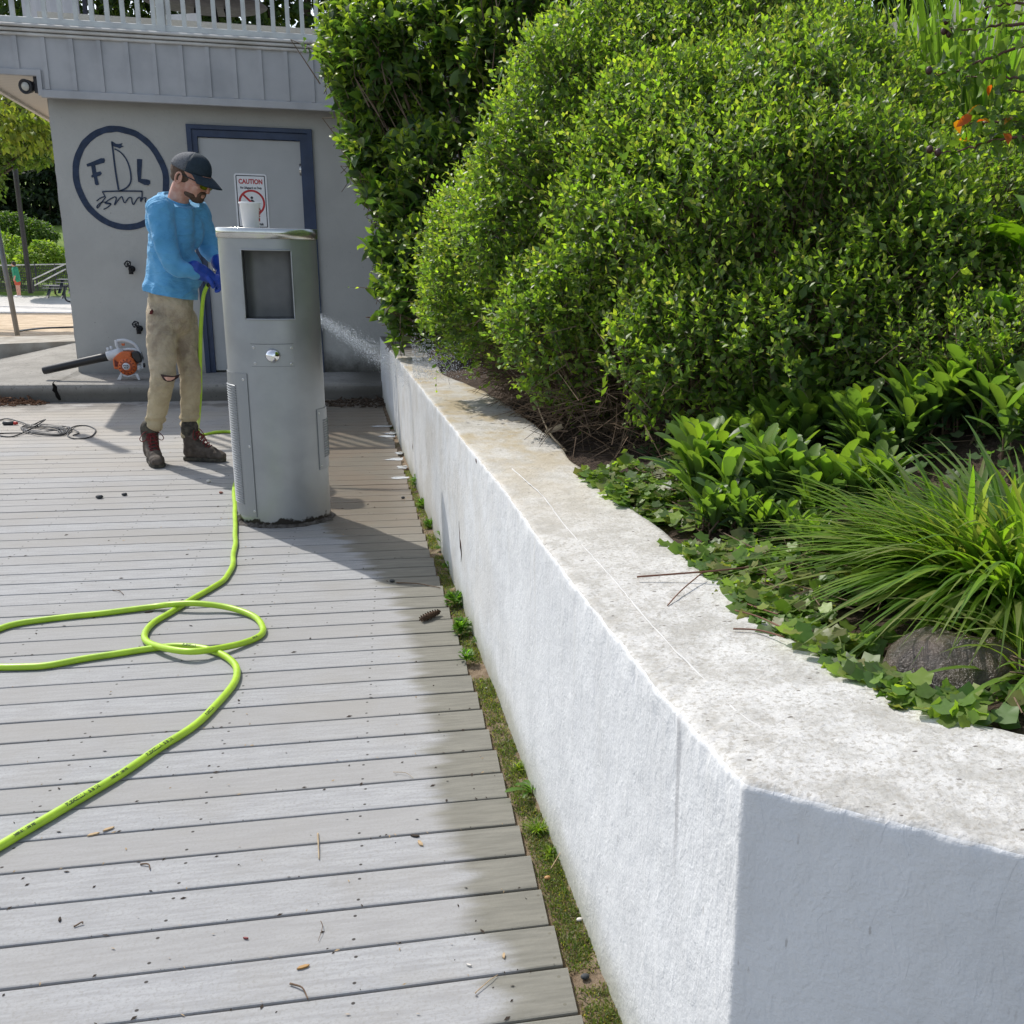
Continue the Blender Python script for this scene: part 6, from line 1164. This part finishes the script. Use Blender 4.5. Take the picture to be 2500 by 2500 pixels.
for px, d, lab in ((1960, 5.9, 'tall sword leaved iris clump left of the picket fence'), (2060, 5.7, 'tall sword leaved iris clump before the first palings'), (2160, 5.5, 'tall sword leaved iris clump in the middle of the fence'), (2270, 5.2, 'tall sword leaved iris clump right of the fence middle'), (2380, 5.0, 'tall sword leaved iris clump below the right palings'), (2490, 4.8, 'tall sword leaved iris clump at the right edge below the fence'), (1870, 6.1, 'tall sword leaved iris clump farthest left behind the large shrub')):
    bp_ = onsoil(px, 240, d); clump(0, 0, 240, 1.5, .030, lab, (0, 0), .10, base=bp_, name='iris', r=.34, cols=((.12, .21, .04), (.15, .25, .05), (.09, .16, .035), (.19, .27, .08)), el0=1.2, seg=6)
# rose like shrub at the upper right with a few orange leaves
b_ = onsoil(2540, 700, 2.9); t = thing('rose_bush', b_, 'open twiggy shrub with sparse leaves and some orange ones at upper right', 'shrub'); b = MB(); sets = []; LP = []
for pts in ([(2560, 60, 2.9), (2440, 60, 2.9), (2380, 72, 2.9), (2300, 70, 2.95)], [(2560, 95, 2.9), (2450, 130, 2.9), (2390, 150, 2.9), (2330, 175, 3.0), (2270, 180, 3.0)], [(2580, 200, 2.9), (2500, 190, 2.9), (2420, 190, 2.95), (2350, 185, 3.0)], [(2560, 270, 2.9), (2480, 295, 2.9), (2420, 300, 2.9), (2360, 300, 3.0)], [(2560, 250, 2.9), (2500, 225, 2.9), (2440, 215, 2.9)], [(2560, 330, 2.9), (2470, 335, 2.9), (2400, 350, 2.95), (2330, 370, 3.0), (2270, 365, 3.0)], [(2540, 0, 2.9), (2480, 10, 2.9), (2400, 20, 2.95)]):
    P = spline([DP(*q) for q in pts], 7); P = [p + rng.normal(0, .003, 3) for p in P]; b.tube(P, [.0055 * (1 - .7 * i / len(P)) for i in range(len(P))], 6); LP += P[2:]
for k in range(3): b.tube(spline([b_, DP(2560, 500, 2.9), DP(2560 + 20 * k, 200 - 90 * k, 2.9)], 6), .008, 6)
b.build('branches', mat('red_bark', (.14, .07, .055), .75), t, True); LP = np.array(LP); idx = rng.integers(0, len(LP), 330); P = LP[idx] + rng.normal(size=(330, 3)) * .02; isor = (rng.random(330) < .10) & (P[:, 2] < DP(0, 130, 2.9)[2]) ; c = pal(330, [(.10, .17, .035), (.15, .24, .03), (.09, .13, .06)]); c[isor] = pal(int(isor.sum()), [(.45, .09, .015), (.5, .2, .02)])
leafobj('leaves', [(T_L, P, rng.normal(size=(330, 3)) + (0, -.2, -.1), rng.normal(size=(330, 3)) * .6 + (0, 0, 1), .045 * rng.uniform(.6, 1.2, 330), c)], MLG, t)
MHIP = mat('dark_hip', (.06, .022, .02), .5)
for q in ((2305, 75), (2318, 82), (2352, 130), (2268, 172), (2270, 365), (2290, 372), (2310, 50)): MB().ell(DP(q[0], q[1], 2.95), (.010, .010, .012), None, 10, 8).build('rose_hip', MHIP, t, True)
# broad glowing leaves below it
for i, (px, py, d, nl, sz, lab) in enumerate(((2520, 560, 3.1, 9, .20, 'plant with very broad glowing yellow green leaves at right edge'), (2470, 640, 3.2, 9, .16, 'broad leaved plant below the glowing one at right edge'), (2400, 760, 3.0, 16, .11, 'low broad leaved plant in shade at the shrub edge'))): 
    p = DP(px, py + 110, d); rosette('broad_leaved_plant', 0, 0, 0, nl, sz, lab, T_H, [(.14, .27, .015), (.10, .20, .02)], [(.2, .34, .02)], (.5, 1.4), .15, base=p * (1, 1, 0) + (0, 0, max(p[2], soil(p[0], p[1]))))
un = [bl(2430, 560, 3.5, (.25, .3, .3)), bl(2400, 720, 3.3, (.28, .3, .22)), bl(2480, 450, 3.7, (.3, .3, .3)), bl(2330, 830, 3.1, (.3, .28, .15)), bl(2480, 860, 2.9, (.25, .25, .18))]
shrub('undergrowth_shrub', 'loose green undergrowth between the large shrub and the right edge', 'shrub', un, onsoil(2420, 800, 3.3), 1500, .14, 9, .028, GC, GT, .5, .2, T_S, ML, .0012, 16, inner=1500)

# ------------------------------------------------------------------ beyond the building: trees, beach, people
def tree(name, label, px, d, ztp, blobs, nl, size, cols, group=None, trunk=.12, cat='tree', T=T_L, flat=0, tips=None):
    c = DP(px, 500, d); base = np.array((c[0], c[1], beachz(min(c[1], 62)) + (0 if c[1] < 66 else min(14, (c[1] - 66) * .16)))); t = thing(name, base, label, cat, group)
    B = [(tuple(DP(bx, by, bd)), r) for bx, by, bd, r in blobs]; P, N = blobpts(B, nl, .28); n_ = len(P); D = N * .5 + rng.normal(size=(n_, 3)) * .6 - (0, 0, .25); Nn = np.array((0, 0, 1.)) + N * .5 + rng.normal(size=(n_, 3)) * .45; col = pal(n_, cols)
    if tips is not None: f = (rng.random((n_, 1)) < .35) * 1.0; col = col * (1 - f) + pal(n_, tips) * f
    leafobj('crown', [(T, P, D, Nn, size * rng.uniform(.5, 1.3, n_), col)], MLB, t)
    top = np.array(B[0][0]); b = MB(); b.tube(spline([base - (0, 0, .3), base * .5 + top * .5 + (.1, 0, 0), top], 5), [trunk * (1 - .07 * i) for i in range(11)], 8)
    for (cx_, r) in B[1:]: s_ = base * .45 + top * .55; b.tube(spline([s_, (s_ + np.array(cx_)) / 2 + (0, 0, -.1), np.array(cx_)], 4), [trunk * .4, trunk*.38, trunk*.35, trunk*.3, trunk*.28, trunk*.25, trunk*.2, trunk*.15, trunk*.1], 5)
    b.build('trunk', MBARK, t, True); return t
BG = [(.05, .085, .022), (.035, .065, .02), (.07, .11, .025)]; DK = [(.018, .035, .014), (.012, .026, .012), (.028, .048, .016)]; BRT = [(.17, .26, .04), (.13, .21, .035), (.22, .30, .05)]
tree('young_tree', 'round bright green young tree on the lawn beyond the fence, close to the house corner', 110, 60, 0, [(112, 640, 60, (1.5, 1.2, 1.0)), (95, 650, 60, (.9, .8, .7)), (130, 655, 60, (.9, .8, .7)), (108, 615, 60, (.8, .8, .6)), (75, 645, 60, (.6, .6, .5))], 5200, .22, BRT, None, .07)
tree('young_tree', 'taller bright green young tree beyond the fence at the far left', 25, 62, 0, [(30, 640, 62, (1.4, 1.2, 1.3)), (5, 620, 62, (1.3, 1.2, 1.2)), (20, 600, 62, (.9, .8, .7)), (55, 660, 62, (.7, .7, .7)), (-40, 630, 62, (1.6, 1.3, 1.5))], 5200, .22, BRT, None, .08)
tree('small_tree', 'mid height green tree in front of the dark wood', 60, 74, 0, [(60, 560, 74, (1.6, 1.3, .8)), (95, 570, 74, (1.2, 1, .8)), (30, 545, 74, (1.2, 1, .8))], 2600, .28, [(.09, .15, .03), (.06, .11, .025)], None, .1)
for i, (px, py, d, lab) in enumerate(((-60, 470, 84, 'dark conifer at the far left of the wood'), (10, 480, 88, 'dark conifer second from the left in the wood'), (70, 470, 86, 'dark conifer in the middle of the wood'), (120, 480, 84, 'dark conifer nearest the house corner in the wood'), (165, 470, 88, 'dark conifer half hidden behind the house corner'))):
    bb = [(px, py + 110 - k * 55, d, ((3.6 - .45 * k), 3.0, .55)) for k in range(7)]; tree('conifer', lab, px, d, 0, bb, 4200, .55, DK, 'dark conifers of the wood', .25)
tree('maple_tree', 'big leafy maple with sunlit leaves hanging above the beach', -160, 40, 0, [(-120, 260, 40, (2.6, 2, 2.4)), (10, 250, 40, (1.5, 1.2, .8)), (60, 300, 41, (1.6, 1.3, .7)), (110, 330, 42, (1.2, 1, .6)), (10, 370, 42, (1.2, 1.2, .5)), (70, 385, 42, (1.0, 1.0, .4)), (-80, 420, 41, (1.5, 1.5, 1.2)), (10, 200, 40, (2, 1.5, 1)), (120, 240, 42, (1.5, 1.2, .9))], 9000, .24, [(.07, .12, .022), (.045, .08, .02), (.10, .15, .03)], None, .25, tips=[(.11, .15, .035), (.08, .12, .03)])
b = thing('overhanging_branch', DP(-60, 250, 17), 'pale yellow green leafy branch hanging into view under the eaves', 'branch'); bs = MB(); LPp = []
for pts in ([(-80, 200, 17), (-10, 270, 17), (45, 310, 17), (62, 370, 17)], [(-40, 225, 17), (40, 265, 17), (90, 290, 17), (112, 300, 17)], [(10, 280, 17), (20, 320, 17), (18, 355, 17)], [(45, 310, 17), (75, 320, 17), (88, 325, 17)], [(95, 290, 17.2), (108, 340, 17.2), (118, 365, 17.2)], [(-30, 250, 17), (0, 300, 17), (-5, 350, 17)]):
    P = spline([DP(*q) for q in pts], 6); bs.tube(P, [.012 * (1 - .6 * i / len(P)) for i in range(len(P))], 5); LPp += P
bs.build('branch_wood', MBARK, b, True); LPp = np.array(LPp); i_ = rng.integers(0, len(LPp), 620); P = LPp[i_] + rng.normal(size=(620, 3)) * (.13, .13, .09); leafobj('leaves', [(T_L, P, rng.normal(size=(620, 3)) * .5 - (0, 0, .8), rng.normal(size=(620, 3)) * .5 + (0, -.3, .8), .12 * rng.uniform(.6, 1.3, 620), pal(620, [(.18, .23, .05), (.23, .27, .06), (.12, .16, .035)]))], MLB, b)
# trees behind the terrace
for i, (px, d, w_, lab) in enumerate(((-120, 20, 1, 'dark leafy tree behind the ribbed screen on the terrace side'), (230, 19, 1, 'dark leafy tree behind the terrace, just right of the ribbed screen'), (480, 18.5, 1, 'dark leafy tree behind the patio table'), (740, 18, 1, 'dark leafy tree behind the right end of the terrace railing'), (1050, 18.5, 1, 'dark tree behind the broad leaved shrub'), (1400, 18, 1, 'dark tree rising behind the big shrubs'), (1750, 17, 1, 'dark tree behind the iris clumps'), (2100, 15, 1, 'dark tree behind the picket fence'), (2450, 14, 1, 'dark tree behind the right end of the picket fence'))):
    bb = [(px, -150, d, (1.6, 1.2, 1.5)), (px - 90, 10, d, (1.3, 1, .9)), (px + 80, 0, d, (1.3, 1, .9)), (px, 60, d, (1.5, 1, .8)), (px + 20, -320, d, (1.7, 1.2, 1.3)), (px, 140, d, (1.4, 1, .6))]; c = DP(px, 100, d); t_ = tree('leafy_tree', lab, px, d, 0, bb, 7600, .17, [(.035, .07, .018), (.025, .05, .014), (.06, .10, .02)], 'trees behind the terrace', .12)
# people and things on the beach
def zb(px, py, d): p = DP(px, py, d); return p
pb = DP(46, 725, 52); t = thing('person', pb, 'distant person in green shirt and orange shorts standing on the lawn, looking left', 'person'); b = MB(); u = lambda x, z: pb + np.array((x, 0, z))
limb(b, [u(-.02, .88), u(-.03, .48), u(-.03, .05)], [.085, .055, .035], None, 10); limb(b, [u(.06, .88), u(.07, .48), u(.08, .05)], [.085, .055, .035], None, 10); limb(b, [u(.02, .9), u(.0, 1.15), u(-.02, 1.38)], [.14, .13, .14], None, 12); limb(b, [u(-.02, 1.4), u(-.04, 1.58)], [.055, .055], None, 8); b.ell(u(-.06, 1.62), (.09, .08, .12)); b.ell(u(-.15, 1.60), (.02, .02, .03))
for y in (-.15, .15): limb(b, [u(-.02, 1.36) + (0, y, 0), u(.0, 1.1) + (0, y * 1.2, 0), u(-.06, .84) + (0, y * 1.2, 0)], [.05, .042, .035], None, 8)
for x in (-.05, .06): b.ell(u(x - .05, .04), (.13, .05, .04))
V, Fc = remesh(b, .02, 2); add('body', V, Fc, MSKIN, t, True)
b = MB(); limb(b, [u(.02, .86), u(.0, 1.15), u(-.02, 1.38)], [.165, .155, .155], None, 14); 
for y in (-.15, .15): limb(b, [u(-.02, 1.38) + (0, y, 0), u(.0, 1.12) + (0, y * 1.25, 0)], [.075, .065], None, 8)
V, Fc = remesh(b, .025, 2); add('shirt', V, Fc, mat('green_tshirt', (.03, .28, .15), .8), t, True); b = MB(); limb(b, [u(.02, .92), u(.0, .85)], [.16, .16], None, 12); limb(b, [u(-.02, .86), u(-.03, .66)], [.10, .10], None, 8); limb(b, [u(.06, .86), u(.07, .66)], [.10, .10], None, 8); V, Fc = remesh(b, .025, 2); add('shorts', V, Fc, mat('orange_shorts', (.55, .10, .05), .8), t, True)
MB().ell(u(-.035, 1.66), (.10, .095, .12)).build('hair', mat('dark_hair', (.03, .02, .015), .7), t, True); 
for x in (-.05, .06): MB().ell(u(x - .05, .04), (.14, .055, .05)).build('shoe', MWHITE, t, True)
pp = DP(41, 808, 14.6); pt_ = DP(0, 590, 14.6); t = thing('steel_post', pp * (1, 1, 0) + (0, 0, -.06), 'grey steel post standing in the sand at the left edge', 'post'); MB().tube([pp - (pt_ - pp) * .05, pp + (pt_ - pp) * 1.6], .034, 14).build('pole', mat('galvanised', (.20, .21, .22), .5, metal=.4, scale=3), t, True)
lp = DP(75, 716, 55); t = thing('lamp_pole', lp, 'thin dark lamp pole rising beyond the lawn in front of the wood', 'pole'); MB().tube([lp, lp + (0, 0, 12)], .13, 8).build('pole', MBLACK, t, True); MB().tube([lp + (0, 0, 11.9), lp + (1.2, 0, 12.1)], .08, 6).build('lamp_arm', MBLACK, t, True)
# mesh fence with posts, stair rail, picnic tables, bike hoop, low house roof
f0, f1 = DP(-200, 716, 56), DP(190, 708, 56); t = thing('mesh_fence', (f0 + f1) / 2, 'low dark mesh fence along the back of the lawn', 'fence'); MFN = mat('fence_mesh', (.05, .052, .05), .8); hF = 1.35
n_ = 90; b = MB()
for k in range(n_): p = f0 + (f1 - f0) * k / n_; b.box((p[0] - .012, p[1] - .01, p[2]), (p[0] + .012, p[1] + .01, p[2] + hF))
for k in range(10): b.raw([f0 + (0, 0, k * .14), f1 + (0, 0, k * .14), f1 + (0, 0, k * .14 + .035), f0 + (0, 0, k * .14 + .035)], [(0, 1, 2, 3)])
b.build('mesh_panel', MFN, t)
for k in range(9): p = f0 + (f1 - f0) * k / 8; MB().tube([p, p + (0, 0, hF + .1)], .04, 6).build('post', MFN, t, True)
MB().tube([f0 + (0, 0, hF + .05), f1 + (0, 0, hF + .05)], .035, 6).build('top_rail', MTRIM, t, True); t = thing('stair_rail', DP(82, 700, 54), 'dark sloping double stair rail climbing towards the house corner', 'rail')
for a, c in (((80, 682), (160, 644)), ((84, 697), (160, 657))): MB().tube([DP(*a, 54), DP(*c, 54)], .035, 6).build('rail', MTRIM, t, True)
MB().tube([DP(81, 680, 54), DP(83, 712, 54)], .035, 6).build('post', MBLACK, t, True)
for (x0, x1, y0, y1, lab) in ((103, 160, 697, 712, 'dark picnic table with pale edge on the lawn, the front one'), (136, 175, 682, 700, 'dark picnic table behind the front one')):
    a, c = DP(x0, y0, 50), DP(x1, y0 - 2, 50); t = thing('picnic_table', a * (1, 1, 0) + (0, 0, DP(x0, y1, 50)[2]), lab, 'table'); hh = a[2] - DP(x0, y1, 50)[2]; w = c[0] - a[0]; MT = mat('dark_table', (.025, .035, .05), .6)
    MB().cbox((a[0], a[1], a[2] - .05), (c[0], a[1] + .8, a[2]), .01).build('table_top', MT, t); MB().cbox((a[0] + .1, a[1] - .5, a[2] - hh * .42), (c[0], a[1] - .2, a[2] - hh * .35), .01).build('bench', MT, t); MB().cbox((a[0] + .1, a[1] + 1.0, a[2] - hh * .42), (c[0], a[1] + 1.3, a[2] - hh * .35), .01).build('bench', MT, t)
    for k in (.2, .8): MB().prism([(a[0] + w * k, a[1] - .5, a[2] - hh - .3), (a[0] + w * k, a[1] - .3, a[2] - hh - .3), (a[0] + w * k, a[1] + .5, a[2] - .05), (a[0] + w * k, a[1] + .3, a[2] - .05)], (1, 0, 0), .1).build('leg', MT, t)
hp_ = DP(163, 734, 40); t = thing('bike_hoop', hp_, 'thin black bent tube hoop at the edge of the beach path', 'hoop'); MB().tube(spline([DP(157, 697, 40), DP(158, 715, 40), DP(160, 730, 40), DP(168, 736, 40), DP(185, 738, 40)], 4), .035, 6).build('tube', MBLACK, t, True)
h0 = DP(30, 520, 95); t = thing('distant_house', h0 * (1, 1, 0) + (0, 0, 3), 'grey gabled house glimpsed between the dark trees', 'house'); a, c, e = DP(12, 487, 95), DP(44, 488, 95), DP(38, 505, 95)
MB().box((a[0], a[1] + .3, 0), (c[0] - .3, a[1] + 5, a[2] - .9)).build('wall', MREN, t); MB().prism([a + (0, 0, 0), c, c + (.8, 0, -1.0), a + (-.8, 0, -1.0)], (0, 1, 0), .3).build('roof', mat('roof_grey', (.16, .17, .18), .8), t)
MB().box((a[0] + .3, a[1] + .24, a[2] - 2.4), (a[0] + .9, a[1] + .31, a[2] - 1.5)).build('window', MBLACK, t)
